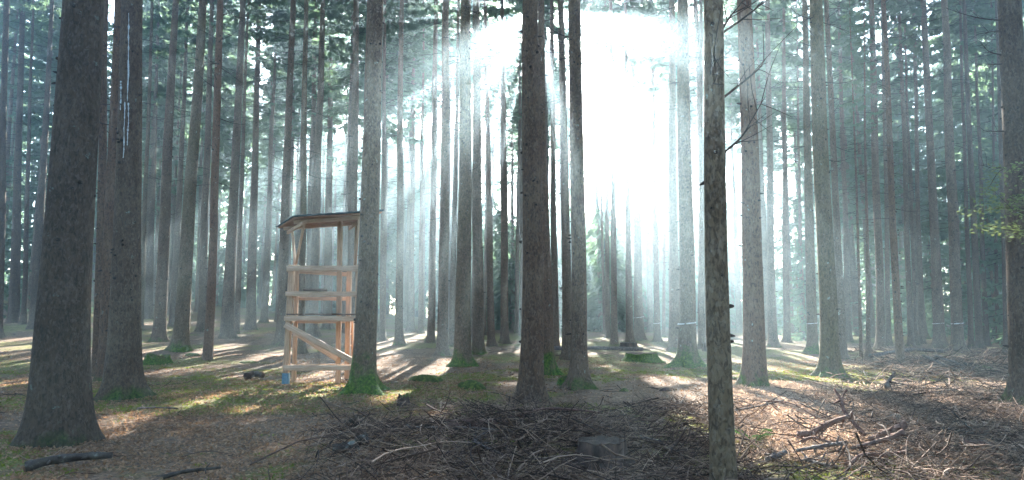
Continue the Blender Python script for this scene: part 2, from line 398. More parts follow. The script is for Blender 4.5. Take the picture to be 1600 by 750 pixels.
def crown_mesh(seed, L=13.0, R=2.2, whorl=0.45, nb=5, tw=1.12, open_low=True, dens=0.125):
    rs = np.random.default_rng(seed)
    BP, BR, Q = [], [], []
    z = 0.0
    while z < L - 0.3:
        prof = (1 - z / L) ** 0.6
        lowness = max(0.0, 1.0 - z / (0.45 * L)) if open_low else 0.0
        for b in range(nb):
            if rs.random() < 0.04 + 0.62 * lowness: continue
            a = rs.uniform(0, 6.283); ln = R * prof * rs.uniform(0.6, 1.12) + 0.15
            zz = z + rs.uniform(-0.2, 0.2); d = np.array([math.cos(a), math.sin(a), 0])
            s = np.linspace(0, 1, 5)
            drop = -ln * rs.uniform(0.22, 0.42) * (s ** 1.3) + ln * 0.16 * s ** 4
            path = d[None] * (s * ln)[:, None] + np.array([0, 0, 1.0])[None] * (zz + drop)[:, None]
            BP.append(path); BR.append(np.linspace(0.022, 0.005, 5) * (0.5 + ln / R * 0.5))
            side = np.array([-d[1], d[0], 0])
            n = max(3, int(ln / dens))
            st = rs.uniform(0.12, 1.0, n)
            px = np.array([np.interp(st, s, path[:, k]) for k in range(3)]).T
            for sg in (-1, 1, 0):
                tl = tw * (0.50 - 0.28 * st) * rs.uniform(0.6, 1.25, n) * (0.6 + 0.4 * min(1, ln / 1.2))
                if sg == 0:
                    dirv = np.stack([rs.uniform(-.3, .3, n), rs.uniform(-.3, .3, n), -np.ones(n)], -1); tl = tl * 0.85
                else:
                    dirv = d[None] * rs.uniform(0.3, 0.9, n)[:, None] + sg * side[None] * rs.uniform(0.6, 1.0, n)[:, None] + np.array([0, 0, -1.0]) * rs.uniform(0.1, 0.75, n)[:, None]
                dirv /= np.linalg.norm(dirv, axis=1, keepdims=True)
                wv = np.cross(dirv, rs.normal(size=(n, 3))); wv /= np.linalg.norm(wv, axis=1, keepdims=True) + 1e-9
                w = rs.uniform(0.045, 0.085, n)[:, None] * tw
                e = px + dirv * tl[:, None]; mdl = px + dirv * (tl * 0.45)[:, None]
                Q.append(np.stack([px, mdl + wv * w, e, mdl - wv * w], 1))
        z += whorl * rs.uniform(0.7, 1.3) * (1.0 - 0.25 * z / L)
    Q = np.concatenate(Q); A = Acc()
    A.add(Q.reshape(-1, 3), np.arange(len(Q) * 4).reshape(-1, 4), m=0)
    v, q = tubes(BP, BR, 3); A.add(v, q, m=1)
    me = A.build('crown', [M['needle'], M['knot']]); CROWN_SRC[me.name] = (Q, v, q)
    return me

CROWN_SRC = {}
def gap_mask(C):
    """which needle sprays (world centres C) hang in a gap of the canopy through which the sun reaches the floor; a gap is a slit el times as long as wide"""
    hit = np.zeros(len(C), bool)
    k = 0.85 + 0.35 * vnoise(C[:, 0] * 1.3, C[:, 2] * 1.3 + C[:, 1] * 0.7, 61)
    for P, r, el in LITP:
        v = P - np.array([0, 0, CAMZ]); e = v - (v @ SUN) * SUN; e /= np.linalg.norm(e) + 1e-9; n = np.cross(SUN, e)  # slit stretched along the camera's line of view so beams read crisp
        d = C - P; a_ = d @ e; b_ = d @ n; m = r + 0.10
        hit |= ((a_ / (m * el)) ** 2 + (b_ / m) ** 2 < k * k) & (d @ SUN > 0)
    return hit

def place_crown(root, me, loc, scl, rz):
    M4 = Matrix.Translation(root.location) @ root.rotation_euler.to_matrix().to_4x4() @ Matrix.Translation(Vector(loc)) @ Matrix.Rotation(rz, 4, 'Z') @ Matrix.Diagonal((*scl, 1))
    A4 = np.array(M4); Q, v, q = CROWN_SRC[me.name]
    C = Q.mean(1) @ A4[:3, :3].T + A4[:3, 3]
    hit = gap_mask(C)
    if hit.any():
        Qk = Q[~hit]; A = Acc(); A.add(Qk.reshape(-1, 3), np.arange(len(Qk) * 4).reshape(-1, 4), m=0)
        bc = v.reshape(-1, 15, 3); bh = gap_mask(bc.mean(1) @ A4[:3, :3].T + A4[:3, 3]); keep = bc[~bh]
        qi = (q[:12][None] + 15 * np.arange(len(keep))[:, None, None]).reshape(-1, 4)
        A.add(keep.reshape(-1, 3), qi, m=1); me = A.build('crown', [M['needle'], M['knot']])
    cr = link('crown', me, root); cr.location = loc; cr.scale = scl; cr.rotation_euler = (0, 0, rz)
    return cr

def twig_mesh(seed, z0, z1, n, lmax=1.6):
    """bare dead side branches below the live crown"""
    rs = np.random.default_rng(seed); P, R = [], []
    for k in range(n):
        z = z0 + (z1 - z0) * rs.random() ** 0.7; a = rs.uniform(0, 6.283); f = (z - z0) / (z1 - z0)
        ln = lmax * rs.uniform(0.25, 1.0) * (0.45 + 0.55 * f); d = np.array([math.cos(a), math.sin(a), 0]); side = np.array([-d[1], d[0], 0])
        s = np.linspace(0, 1, 5); bend = rs.uniform(-0.3, 0.3); up = rs.uniform(-0.35, 0.25)
        pth = d * (s * ln + 0.08)[:, None] + side * (bend * ln * s ** 2)[:, None] + np.array([0, 0, 1.0]) * (z + up * ln * s + rs.uniform(-.1, .25) * ln * s ** 3)[:, None]
        P.append(pth); R.append(np.linspace(0.013, 0.004, 5))
        for j in range(rs.integers(1, 6)):
            t = rs.uniform(0.25, 0.95); b0 = np.array([np.interp(t, s, pth[:, c]) for c in range(3)]); l2 = ln * rs.uniform(0.12, 0.4)
            dd = d * rs.uniform(.4, 1) + side * rs.choice([-1, 1]) * rs.uniform(.4, 1) + np.array([0, 0, rs.uniform(-.5, .3)]); dd /= np.linalg.norm(dd)
            u = np.linspace(0, 1, 5)[:, None]; P.append(b0 + dd * u * l2 + np.array([0, 0, -0.15]) * u ** 2 * l2); R.append(np.linspace(0.006, 0.003, 5))
    v, q = tubes(P, R, 3)
    return mesh_np('dead_twigs', v, [q], [M['knot']])

CROWN = [crown_mesh(100 + k) for k in range(5)]
CROWN_THIN = [crown_mesh(200 + k, L=11, R=1.9, whorl=0.62, nb=4) for k in range(2)]
YOUNG = [crown_mesh(300 + k, L=7.0, R=1.9, whorl=0.30, nb=5, tw=0.85, open_low=False, dens=0.13) for k in range(3)]
TWIGS = [twig_mesh(400 + k, 4.0, 14.5, 46) for k in range(4)]
TWIGS_FAR = [twig_mesh(450 + k, 2.5, 13.0, 40, 1.9) for k in range(3)]
FAR_TRUNK = [trunk_mesh(26.0, 0.2, 500 + k, seg=10, flare=0.7, roots=4, knots=24) for k in range(5)]

# gaps cut into the crowns to shape the sunbeams: ground spots the sun reaches
LIT = [(5, 542, .8, 3), (110, 556, .5, 3), (215, 548, .75, 3), (340, 548, .6, 3), (430, 556, .5, 3), (500, 590, .45, 2.5),
       (590, 556, .6, 3), (628, 585, .4, 2), (690, 572, .45, 2.5),
       (1062, 560, .55, 3), (1125, 570, .45, 3), (1172, 575, .75, 2.5), (1195, 608, 1.0, 2), (1222, 655, 1.45, 1.3), (1255, 672, 1.25, 1), (1235, 545, .5, 3), (1262, 563, .6, 2.5), (1300, 690, .7, 1), (1330, 668, .7, 1), (1345, 628, .3, 1.5), (1395, 556, .4, 3), (1450, 610, .35, 2),
       (20, 603, .45, 1.5), (372, 584, .6, 1.5)]
_r = np.random.default_rng(3)
LIT += [(_r.uniform(-20, 1080), 495 + CAMZ * F / _r.uniform(11, 26), _r.uniform(.25, .42), 1.3) for k in range(14)]
LIT += [(_r.uniform(0, 1000), _r.uniform(570, 690), _r.uniform(.16, .26), 1) for k in range(14)]
LITP = [(gp(a, b), r, e) for a, b, r, e in LIT if not 700 < a < 1010]
LITP += [(np.array([a, 0.0, b]), c, 1.0) for a, b, c in ((2.5, -0.7, .42), (0.8, -0.6, .5), (-1.3, -0.9, .45), (1.7, -1.0, .45), (1.5, .9, .42), (-1.0, .7, .38), (2.7, .8, .38), (-2.3, .1, .34), (.6, 2.6, .3), (2.0, 2.4, .3))]   # the open hole in the crowns below the sun

# ------------------------------------------------------------------ surveyed trees: base x, base y, top x (at y=0), width, look, label
TREES = [
 # left of the hunting stand
 (-5, 528, 8, 16, dict(), 'dark spruce cut by the left picture edge'),
 (21, 505, 38, 16, dict(), 'dark spruce on the mossy rise, second from left edge'),
 (36, 507, 51, 8, dict(), 'slim dark spruce on the mossy rise beside a thicker one'),
 (52, 514, 83, 14, dict(), 'leaning dark spruce directly left of the huge scaly trunk'),
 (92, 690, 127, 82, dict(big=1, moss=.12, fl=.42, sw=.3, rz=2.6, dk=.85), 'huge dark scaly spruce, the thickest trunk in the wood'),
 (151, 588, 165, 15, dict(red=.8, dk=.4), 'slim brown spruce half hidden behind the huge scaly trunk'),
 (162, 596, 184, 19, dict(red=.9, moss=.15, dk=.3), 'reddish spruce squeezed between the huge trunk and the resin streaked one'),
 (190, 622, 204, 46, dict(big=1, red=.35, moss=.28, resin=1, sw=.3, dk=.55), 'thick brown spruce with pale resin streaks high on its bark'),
 (218, 516, 241, 9, dict(alg=.5), 'slim greenish spruce just right of the resin streaked trunk'),
 (232, 498, 247, 11, dict(), 'dark distant spruce behind the gap right of the resin streaked trunk'),
 (248, 534, 277, 19, dict(moss=.22, red=.2), 'pale grey spruce with mossy left foot beyond the red brown stump'),
 (270, 510, 292, 11, dict(), 'dark spruce seen between two pale trunks left of the stand'),
 (281, 548, 319, 22, dict(moss=.25, alg=.5), 'pale leaning spruce with mossy flared foot left of the stand'),
 (314, 518, 331, 13, dict(), 'shadowed spruce tucked behind the slim red brown trunk'),
 (324, 562, 347, 15, dict(red=1, fl=.4, moss=.02), 'slim red brown spruce standing on bare litter left of the stand'),
 (354, 528, 378, 18, dict(), 'grey spruce crossed by a slanting beam, spreading dark foot'),
 (369, 521, 388, 8, dict(), 'slim dark spruce close behind the beam crossed grey trunk'),
 (392, 515, 405, 14, dict(), 'spruce with wide dark foot in the beam left of the stand'),
 (439, 540, 459, 15, dict(moss=.1), 'straight grey spruce just left of the stand roof'),
 (471, 552, 479, 11, dict(moss=.15, alg=.5), 'slim spruce with green foot seen through the stand frame, left one'),
 (489, 526, 505, 15, dict(), 'dark spruce seen through the middle of the stand frame'),
 (511, 514, 517, 13, dict(), 'dim spruce seen through the stand right of its darker twin'),
 (548, 545, 557, 16, dict(), 'spruce rising right behind the right side of the stand roof'),
 (567, 613, 588, 34, dict(big=1, moss=.62, fl=1.75, red=.15), 'spruce with bright moss covered root flare hiding the stand corner'),
 # centre
 (597, 532, 602, 9, dict(), 'slim pale spruce just right of the moss footed trunk'),
 (623, 539, 627, 12, dict(moss=.2, alg=.4), 'hazy straight spruce with green foot right of the stand'),
 (642, 518, 647, 9, dict(), 'dim spruce in blue haze right of the stand'),
 (657, 521, 661, 7, dict(), 'thin dim spruce in blue haze between the stand and the pale pair'),
 (673, 535, 681, 11, dict(red=.2), 'slim brown spruce left of the pair with flared feet'),
 (691, 555, 697, 16, dict(red=.3, moss=.1), 'brown knotty spruce with dark flared foot, left of a thicker one'),
 (706, 541, 717, 9, dict(), 'dark slim spruce in the slit between two knotty trunks'),
 (723, 571, 730, 23, dict(moss=.35, alg=.4, fl=1.1), 'thick knotty pale spruce with yellow green mossy roots near the centre'),
 (747, 553, 745, 17, dict(moss=.25, alg=.2), 'grey spruce with a light beam down its side near the centre'),
 (768, 541, 758, 10, dict(red=.3), 'hazy spruce behind the beam lit grey trunk'),
 (789, 537, 785, 12, dict(moss=.15), 'straight hazy spruce left of the dark central trunk'),
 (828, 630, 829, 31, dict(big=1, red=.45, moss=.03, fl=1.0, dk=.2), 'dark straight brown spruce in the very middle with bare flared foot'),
 (857, 586, 845, 15, dict(red=.5, moss=.5, fl=1.2), 'reddish spruce with mossy foot half behind the dark central trunk'),
 (867, 546, 862, 11, dict(), 'shadowed spruce between the central trunk and a pale slim one'),
 (887, 562, 876, 15, dict(moss=.05), 'pale slim spruce left of the knotty curved trunk'),
 (905, 607, 897, 24, dict(big=1, moss=.2, fl=1.1, red=.2), 'grey brown spruce with green foot right of the central trunk'),
 (950, 528, 946, 7, dict(), 'thin hazy spruce left of a slightly thicker brown one before dark blue shade'),
 (960, 538, 955, 10, dict(red=.3, moss=.1), 'brown spruce standing alone before dark blue shade'),
 (984, 537, 976, 10, dict(), 'leaning spruce touching its darker neighbour behind the flat stump'),
 (999, 531, 987, 14, dict(band=1), 'dark spruce behind the flat stump with a faint white band'),
 (1027, 534, 1018, 9, dict(band=1), 'slim dark spruce with white band behind the mossy stump'),
 (1037, 527, 1042, 5, dict(), 'very thin spruce next to the slim banded one'),
 (1053, 549, 1050, 16, dict(red=.3), 'pale brown spruce leaning on the left of the banded mossy giant'),
 (1074, 573, 1067, 25, dict(big=1, moss=.5, fl=1.3, alg=.4, band=2), 'stout spruce with white band and spreading mossy roots in the light beam'),
 (1096, 545, 1096, 9, dict(), 'washed out spruce in the bright beam left of the thin nearest trunk'),
 # right
 (1132, 790, 1112, 35, dict(big=1, alg=.3, moss=.05, fl=.35, H=19, R=1.3, hb=9.0, bare=1, sw=0, kn=44), 'slender lichen spotted spruce closest to the camera with bare curved branches'),
 (1180, 606, 1166, 31, dict(big=1, red=1.0, moss=.3, fl=.9), 'red brown spruce glowing in the strong light beam'),
 (1208, 543, 1200, 13, dict(), 'washed out spruce right beside the glowing red brown one'),
 (1230, 535, 1222, 10, dict(), 'pale distant spruce in the low slanting beam'),
 (1253, 531, 1246, 6, dict(), 'thin distant spruce before green boughs right of the low beam'),
 (1270, 552, 1256, 15, dict(red=.2, moss=.35, alg=.6, band=1), 'greenish spruce with white band half hidden by the mossy grey trunk'),
 (1297, 588, 1274, 28, dict(big=1, moss=.28, alg=.8, fl=.9), 'grey green spruce with dark mossy foot right of the bright clearing'),
 (1317, 561, 1291, 12, dict(), 'light grey spruce hugging the right side of the grey green one'),
 (1326, 535, 1312, 10, dict(), 'dim spruce behind two thin bare poles'),
 (1346, 557, 1326, 5, dict(red=.2, H=14, R=.7, fl=.3), 'very thin pale pole tree, left of two'),
 (1357, 562, 1350, 6, dict(red=.2, H=13, R=.7, fl=1.2), 'very thin brown pole tree with spread roots, right of two'),
 (1376, 547, 1362, 14, dict(red=.2), 'broad brown spruce right of the two thin poles'),
 (1389, 541, 1380, 8, dict(), 'dark slim spruce on the right flank of a broad brown one'),
 (1408, 576, 1381, 13, dict(big=1, red=.6, fl=.25, H=17, R=1.0), 'slender red brown spruce standing alone in brushwood'),
 (1424, 541, 1402, 9, dict(), 'left one of three close dark spruces behind the slender red brown one'),
 (1432, 539, 1415, 6, dict(), 'thin middle one of three close dark spruces'),
 (1441, 537, 1426, 9, dict(), 'right one of three close dark spruces'),
 (1468, 543, 1444, 17, dict(band=1), 'dark thick spruce left of the twisted banded one'),
 (1498, 551, 1475, 18, dict(moss=.05, fl=1.1, band=2), 'twisted grey spruce with bright white band near the right edge'),
 (1517, 543, 1500, 8, dict(red=.4), 'reddish slim spruce right of the twisted banded one'),
 (1531, 545, 1508, 11, dict(), 'black spruce with mossy foot before the bright field gap'),
 (1542, 540, 1521, 8, dict(), 'dark spruce before the bright field gap, beside the black one'),
 (1560, 537, 1545, 6, dict(), 'thin dark spruce in the bright field gap near the right edge'),
 (1573, 549, 1558, 9, dict(), 'dark spruce partly behind the thick trunk at the right edge'),
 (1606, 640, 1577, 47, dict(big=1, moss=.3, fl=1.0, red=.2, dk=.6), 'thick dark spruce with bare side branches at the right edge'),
]
POS = []
def add_bare_branch(root, pts):
    pts = smooth_path(pts, 12); A = Acc(); A.tube(pts, np.linspace(0.012, 0.003, len(pts)), 5)
    rb = np.random.default_rng(len(COL.objects))
    for j in range(9):
        k = int(rb.integers(2, len(pts) - 1)); d = (pts[k] - pts[k - 1]); d /= np.linalg.norm(d); d = d + rb.normal(size=3) * .8; l = rb.uniform(.05, .22)
        A.tube([pts[k], pts[k] + d * l * .5 + rb.normal(size=3) * .01, pts[k] + d * l], [.004, .003, .0015], 4)
    o = link('bare_branch', A.build('bare_branch', [M['knot']], True), root); return o

def band_on(root, r, z, tilt, strong):
    A = Acc(); n = 24; th = np.arange(n) * 2 * np.pi / n; hh = 0.02 if strong else 0.010
    pr = []
    for rr, dz in ((r, -hh), (r + .006, -hh), (r + .006, hh), (r, hh)):
        pr.append(np.stack([rr * np.cos(th), rr * np.sin(th), z + dz + tilt * r * np.cos(th)], -1))
    V = np.array(pr); i = np.arange(4 * n).reshape(4, n)
    q = np.stack([i, np.roll(i, -1, 1), np.roll(np.roll(i, -1, 0), -1, 1), np.roll(i, -1, 0)], -1).reshape(-1, 4)
    A.add(V.reshape(-1, 3), q); return link('painted_band', A.build('painted_band', [M['white']]), root)

for ti, (bx, by, tx, w, op, label) in enumerate(TREES):
    p = gp(bx, by, 40.0); D = p[1]
    dia = w / F * D / math.sqrt(1 + (p[0] / D) ** 2)
    rs = np.random.default_rng(1000 + ti)
    H = op.get('H', rs.uniform(24, 29)); R = op.get('R', rs.uniform(2.0, 2.8)); hb = op.get('hb', H * rs.uniform(0.56, 0.70))
    p2 = at(tx, 0, D)
    lean = (p2[0] - p[0]) / (p2[2] - p[2])
    root = empty('spruce_tree', p, label, 'tree')
    root.rotation_euler = (rs.uniform(-.01, .01), math.atan(lean), 0)
    r0 = dia / 2 / (1 - 0.8 * (max(1.45 + (495 - 450) / F * D, 0.5) / H) ** 0.95)
    big = op.get('big', 0); zref = max(1.45 + (495 - 450) / F * D, 0.5); swell = op.get('sw', .10 if w > 20 else .03); r0 /= 1 + swell * math.exp(-zref / 1.2)
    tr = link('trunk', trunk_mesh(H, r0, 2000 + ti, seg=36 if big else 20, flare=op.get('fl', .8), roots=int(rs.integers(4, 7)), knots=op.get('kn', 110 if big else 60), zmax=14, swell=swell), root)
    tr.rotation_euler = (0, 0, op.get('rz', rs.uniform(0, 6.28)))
    tr.color = (op.get('moss', .08), op.get('red', .12), op.get('alg', .15), 1 - op.get('dk', .45 if bx < 75 or bx > 1500 else 0.0))  # dk: darker bark; the gloom at both sides is put into the colour
    cm = (CROWN + CROWN_THIN)[int(rs.integers(0, 7))] if R > 1.2 else CROWN_THIN[0]
    place_crown(root, cm, (0, 0, hb), (R / 2.2, R / 2.2, (H + 0.4 - hb) / (11.0 if cm in CROWN_THIN else 13.0)), rs.uniform(0, 6.28))
    if w < 30:
        tg = link('dead_twigs', TWIGS[int(rs.integers(0, 4))], root); tg['kind'] = 'stuff'; tg.rotation_euler = (0, 0, rs.uniform(0, 6.28)); sc = hb / 14.2
        tg.scale = (min(1, .5 + w / 30), min(1, .5 + w / 30), sc)
    if op.get('band'):
        zb = 1.45 + (495 - 505) / F * D - p[2] if D < 40 else 1.3
        zb = min(max(zb, 0.9), 1.7)
        band_on(root, r0 * (1 - .8 * (zb / H) ** .95) * (1 + swell * math.exp(-zb / 1.2)) * 1.05 + .004, zb, 0.12, op['band'] == 2)
    if op.get('resin'):
        for k in range(4):
            a = -math.pi / 2 + rs.uniform(-0.6, 0.5); z0 = rs.uniform(5.0, 7.2); n = 26; ln = rs.uniform(.5, 1.8); A = Acc()
            zz = np.linspace(z0, z0 - ln, n); rr = r0 * (1 - .8 * (zz / H) ** .95) * 1.0; aa = a + np.cumsum(rs.uniform(-.02, .02, n))
            A.tube(np.stack([np.cos(aa) * rr, np.sin(aa) * rr, zz], -1), np.abs(rs.normal(.0, .007, n)) + .002, 6)
            link('resin_streak', A.build('resin_streak', [M['resin']], True), root)
    if op.get('bare'):
        inv = Matrix.Translation(Vector(p)) @ root.rotation_euler.to_matrix().to_4x4(); inv.invert()
        loc = lambda q: np.array(inv @ Vector(q))
        for pts in ([(1126, 50), (1142, 25), (1163, 0)], [(1128, 52), (1160, 30), (1183, 12), (1195, 4)], [(1131, 152), (1165, 125), (1185, 108), (1196, 92)], [(1130, 240), (1158, 215), (1172, 192), (1195, 152)], [(1115, 150), (1110, 130), (1112, 105), (1118, 85)]):
            add_bare_branch(root, [loc(at(x, y, D - 0.05 * k)) for k, (x, y) in enumerate(pts)])
    if ti == len(TREES) - 1:
        inv = Matrix.Translation(Vector(p)) @ root.rotation_euler.to_matrix().to_4x4(); inv.invert()
        loc = lambda q: np.array(inv @ Vector(q))
        for pts in ([(1565, 32), (1530, 28), (1500, 20), (1478, 12)], [(1566, 86), (1545, 80), (1532, 65)], [(1562, 48), (1545, 50), (1528, 53)], [(1568, 100), (1545, 101), (1522, 103)], [(1570, 262), (1550, 262), (1535, 258)], [(1570, 205), (1550, 205), (1536, 204)]):
            add_bare_branch(root, [loc(at(x, y, D - 0.05 * k)) for k, (x, y) in enumerate(pts)])
    POS.append((p[0], p[1]))

# ------------------------------------------------------------------ unsurveyed farther trees, seen one behind another
SECT = [(-99, 150, 'distant dark spruce on the rise at the left edge', 'distant spruces at the left edge'),
        (150, 430, 'distant spruce in dim haze left of the hunting stand', 'distant spruces left of the stand'),
        (430, 620, 'distant spruce in haze behind the hunting stand', 'distant spruces behind the stand'),
        (620, 830, 'distant spruce in blue haze left of the central trunk', 'distant spruces left of the centre'),
        (830, 1130, 'distant spruce in glowing haze right of the central trunk', 'distant spruces right of the centre'),
        (1130, 1350, 'distant spruce washed pale behind the bright clearing', 'distant spruces behind the clearing'),
        (1350, 1999, 'distant dark spruce among thick boughs at the right', 'distant spruces at the right')]
def sector(px):
    for a, b, l, g in SECT:
        if a <= px < b: return l, g
    return None
def far_tree(x, y, rs, low):
    z = gz(x, y); px = CX + x / y * F
    l, g = sector(px)
    H = rs.uniform(22, 29); s = rs.uniform(0.55, 1.25); R = rs.uniform(2.2, 3.0) * (1.1 if low else 1); hb = H * (rs.uniform(0.26, 0.42) if low else rs.uniform(0.56, 0.72))
    if 890 < px < 1065 and y > 44: hb, R = H * .82, R * .75              # thin topped trees along the opening
    root = empty('spruce_tree', (x, y, z), l, 'tree', g); root.rotation_euler = (rs.uniform(-.015, .015), rs.uniform(-.022, .022), rs.uniform(0, 6.28))
    tr = link('trunk', FAR_TRUNK[int(rs.integers(0, 5))], root); tr.scale = (s, s, H / 26.0); tr.color = (rs.uniform(0, .2), rs.uniform(0, .5), rs.uniform(0, .5), 1)
    place_crown(root, CROWN[int(rs.integers(0, 5))], (0, 0, hb), (R / 2.2, R / 2.2, (H + .4 - hb) / 13.0), 0.0)
    tg = link('dead_twigs', TWIGS_FAR[int(rs.integers(0, 3))], root); tg['kind'] = 'stuff'; tg.scale = (1, 1, hb / 12.5)
rs = np.random.default_rng(77)
nfar = 0; tries = 0
while nfar < 178 and tries < 20000:
    tries += 1
    y = 24 + 54 * rs.random() ** 0.62; px = rs.uniform(-60, 1660); x = (px - CX) / F * y
    if any((x - a) ** 2 + (y - b) ** 2 < 2.4 ** 2 for a, b in POS): continue
    if y < 36 and rs.random() < 0.6: continue
    right = px > 1280; left = px < 330
    if px < 430 and y < 42 and rs.random() < .45: continue
    if px > 1280 and rs.random() < .2: continue
    low = (right and rs.random() < 0.75) or (left and rs.random() < 0.3) or rs.random() < 0.12
    if 735 < px < 1110 and y > 40 and rs.random() < 0.1: continue          # an opening in the wood
    far_tree(x, y, rs, low); POS.append((x, y)); nfar += 1

for x, y in ((-2.1, 37.5), (-1.6, 50.5), (9.7, 42.0), (-16.6, 46.0), (1.7, 37.0), (2.2, 47.0), (2.6, 58.0), (17.8, 44.0), (18.2, 55.0), (1.2, 54.0), (.75, 46.0)):  # added trees whose crowns plug sun leaks in the canopy
    far_tree(x, y, rs, False)

# young undergrowth spruces with boughs to the ground
YS = [(1255, 40), (1245, 47), (1360, 44), (1395, 48), (1455, 42), (1470, 50), (1550, 38), (1585, 33), (1530, 46), (960, 55), (935, 60), (1005, 62), (60, 48), (110, 44), (-20, 40), (200, 55), (1290, 55), (1420, 56), (1500, 58), (1600, 44)]
for k, (px, y) in enumerate(YS):
    x = (px - CX) / F * y; rs2 = np.random.default_rng(900 + k); s = rs2.uniform(0.8, 1.6)
    l, g = (('young spruce with boughs down to the ground among trunks at the right', 'young spruces at the right') if px > 1200 else
            ('young spruce low in the blue shade right of the central trunk', 'young spruces at the centre') if px > 500 else ('young spruce low in the dark at the left', 'young spruces at the left'))
    root = empty('young_spruce', (x, y, gz(x, y)), l, 'tree', g)
    A = Acc(); A.tube([(0, 0, -.2), (0, 0, 3), (0, 0, 7.1 * s)], [.07 * s, .05 * s, .006], 7); link('trunk', A.build('trunk', [M['bark'], M['knot']], True), root)
    place_crown(root, YOUNG[k % 3], (0, 0, .3), (s, s, s), float(k))

# the wood beyond, one mass of trunks and boughs
def far_forest():
    rs = np.random.default_rng(5); A = Acc(); P, R = [], []; Q = []
    spots = []
    while len(spots) < 270:                                            # beyond the trunks one can tell apart
        a = rs.uniform(-0.82, 0.82); d = rs.uniform(78, 128); q = CX + math.tan(a) * F
        if 735 < q < 1130: spots.append((math.tan(a) * d, d * .92, rs.uniform(11, 17), .5, 800))
        elif rs.random() < (.9 if q < 735 else .55): spots.append((math.tan(a) * d, 78 + (d - 78) * .6, rs.uniform(19, 26) if q < 735 else rs.uniform(17, 23), rs.uniform(.5, 5), 800))
    n0 = len(spots) + 110
    while len(spots) < n0:                                             # young growth closing the middle
        q = rs.uniform(745, 1120); d = rs.uniform(56, 105); spots.append(((q - CX) / F * d, d, rs.uniform(5, 11), .3, 500))
    while len(spots) < 460:                                            # the wood goes on all round
        a = rs.uniform(0.95, 2 * math.pi - 0.95); d = math.sqrt(rs.uniform(15 ** 2, 50 ** 2))
        spots.append((math.sin(a) * d, math.cos(a) * d, rs.uniform(16, 26), 1.0, 420))
    while len(spots) < 620:                                            # low undergrowth closing the view
        a = rs.uniform(-0.82, 0.82); d = rs.uniform(70, 125)
        if 1420 < CX + math.tan(a) * F < 1600 and rs.random() < .8: continue
        spots.append((math.tan(a) * d, d, rs.uniform(3, 7), 0.1, 420))
    for x, y, H, h0, m in spots:
        z = gz(x, y)
        P.append(np.array([[x, y, z - 1], [x, y, z + H * .5], [x, y, z + H]])); r0 = .012 * H * rs.uniform(.6, 1); R.append([r0, r0 * .7, .02])
        hh = h0 + (H - h0) * rs.random(m) ** 0.9; rad = 2.8 * (1 - hh / H) ** .6 * np.sqrt(rs.random(m)) + .2; an = rs.uniform(0, 6.28, m)
        c = np.stack([x + rad * np.cos(an), y + rad * np.sin(an), z + hh], -1)
        dv = np.stack([np.cos(an), np.sin(an), rs.uniform(-1.1, -.1, m)], -1) * rs.uniform(.4, .9, m)[:, None]
        wv = np.cross(dv, rs.normal(size=(m, 3))); wv /= np.linalg.norm(wv, axis=1, keepdims=True); wv *= rs.uniform(.10, .22, m)[:, None]
        Q.append(np.stack([c, c + dv * .45 + wv, c + dv, c + dv * .45 - wv], 1))
    v, q = tubes(P, R, 6); A.add(v, q, m=1)
    Q = np.concatenate(Q); Q = Q[~gap_mask(Q.mean(1))]; A.add(Q.reshape(-1, 3), np.arange(len(Q) * 4).reshape(-1, 4), m=0)
    tag(link('far_forest', A.build('far_forest', [M['needle'], M['knot']])), 'mass of far spruce wood closing the view behind the trunks', 'forest', kind='stuff')
far_forest()

# ------------------------------------------------------------------ hunting stand
def box_between(A, a, b, w, t, up=(0, 0, 1), m=0):
    """a squared timber from a to b, w high (along up) and t thick"""
    a, b = np.asarray(a, float), np.asarray(b, float); d = b - a; d /= np.linalg.norm(d)
    s = np.cross(d, up); s /= np.linalg.norm(s); u = np.cross(s, d)
    v = []
    for p in (a, b):
        for i, j in ((-1, -1), (1, -1), (1, 1), (-1, 1)): v.append(p + s * t / 2 * i + u * w / 2 * j)
    A.add(v, [(3, 2, 1, 0), (4, 5, 6, 7), (0, 1, 5, 4), (1, 2, 6, 5), (2, 3, 7, 6), (3, 0, 4, 7)], m=m)

def timber_part(name, root, a, b, w, t, mat, up=(0, 0, 1), label=None):
    """squared timber with its length on local X (or Z for posts) so that the grain runs along it"""
    a, b = np.asarray(a, float), np.asarray(b, float); L = np.linalg.norm(b - a); d = (b - a) / L
    s = np.cross(d, up); s /= np.linalg.norm(s); u = np.cross(s, d)
    if 'foot' not in name and 'seat' not in name: w *= .88; t *= .88
    A = Acc()
    if mat.name.endswith('upright'):
        box_between(A, (0, 0, 0), (0, 0, L), w, t, up=(0, 1, 0)); mt = Matrix((tuple(s), tuple(u), tuple(d))).transposed()
    else:
        box_between(A, (0, 0, 0), (L, 0, 0), w, t, up=(0, 0, 1)); mt = Matrix((tuple(d), tuple(-s), tuple(u))).transposed()
    o = link(name, A.build(name, [mat]), root)
    o.matrix_local = Matrix.Translation(Vector(a)) @ mt.to_4x4()
    bv = o.modifiers.new('edge', 'BEVEL'); bv.width = 0.006; bv.segments = 2
    if label: o['label'] = label
    return o

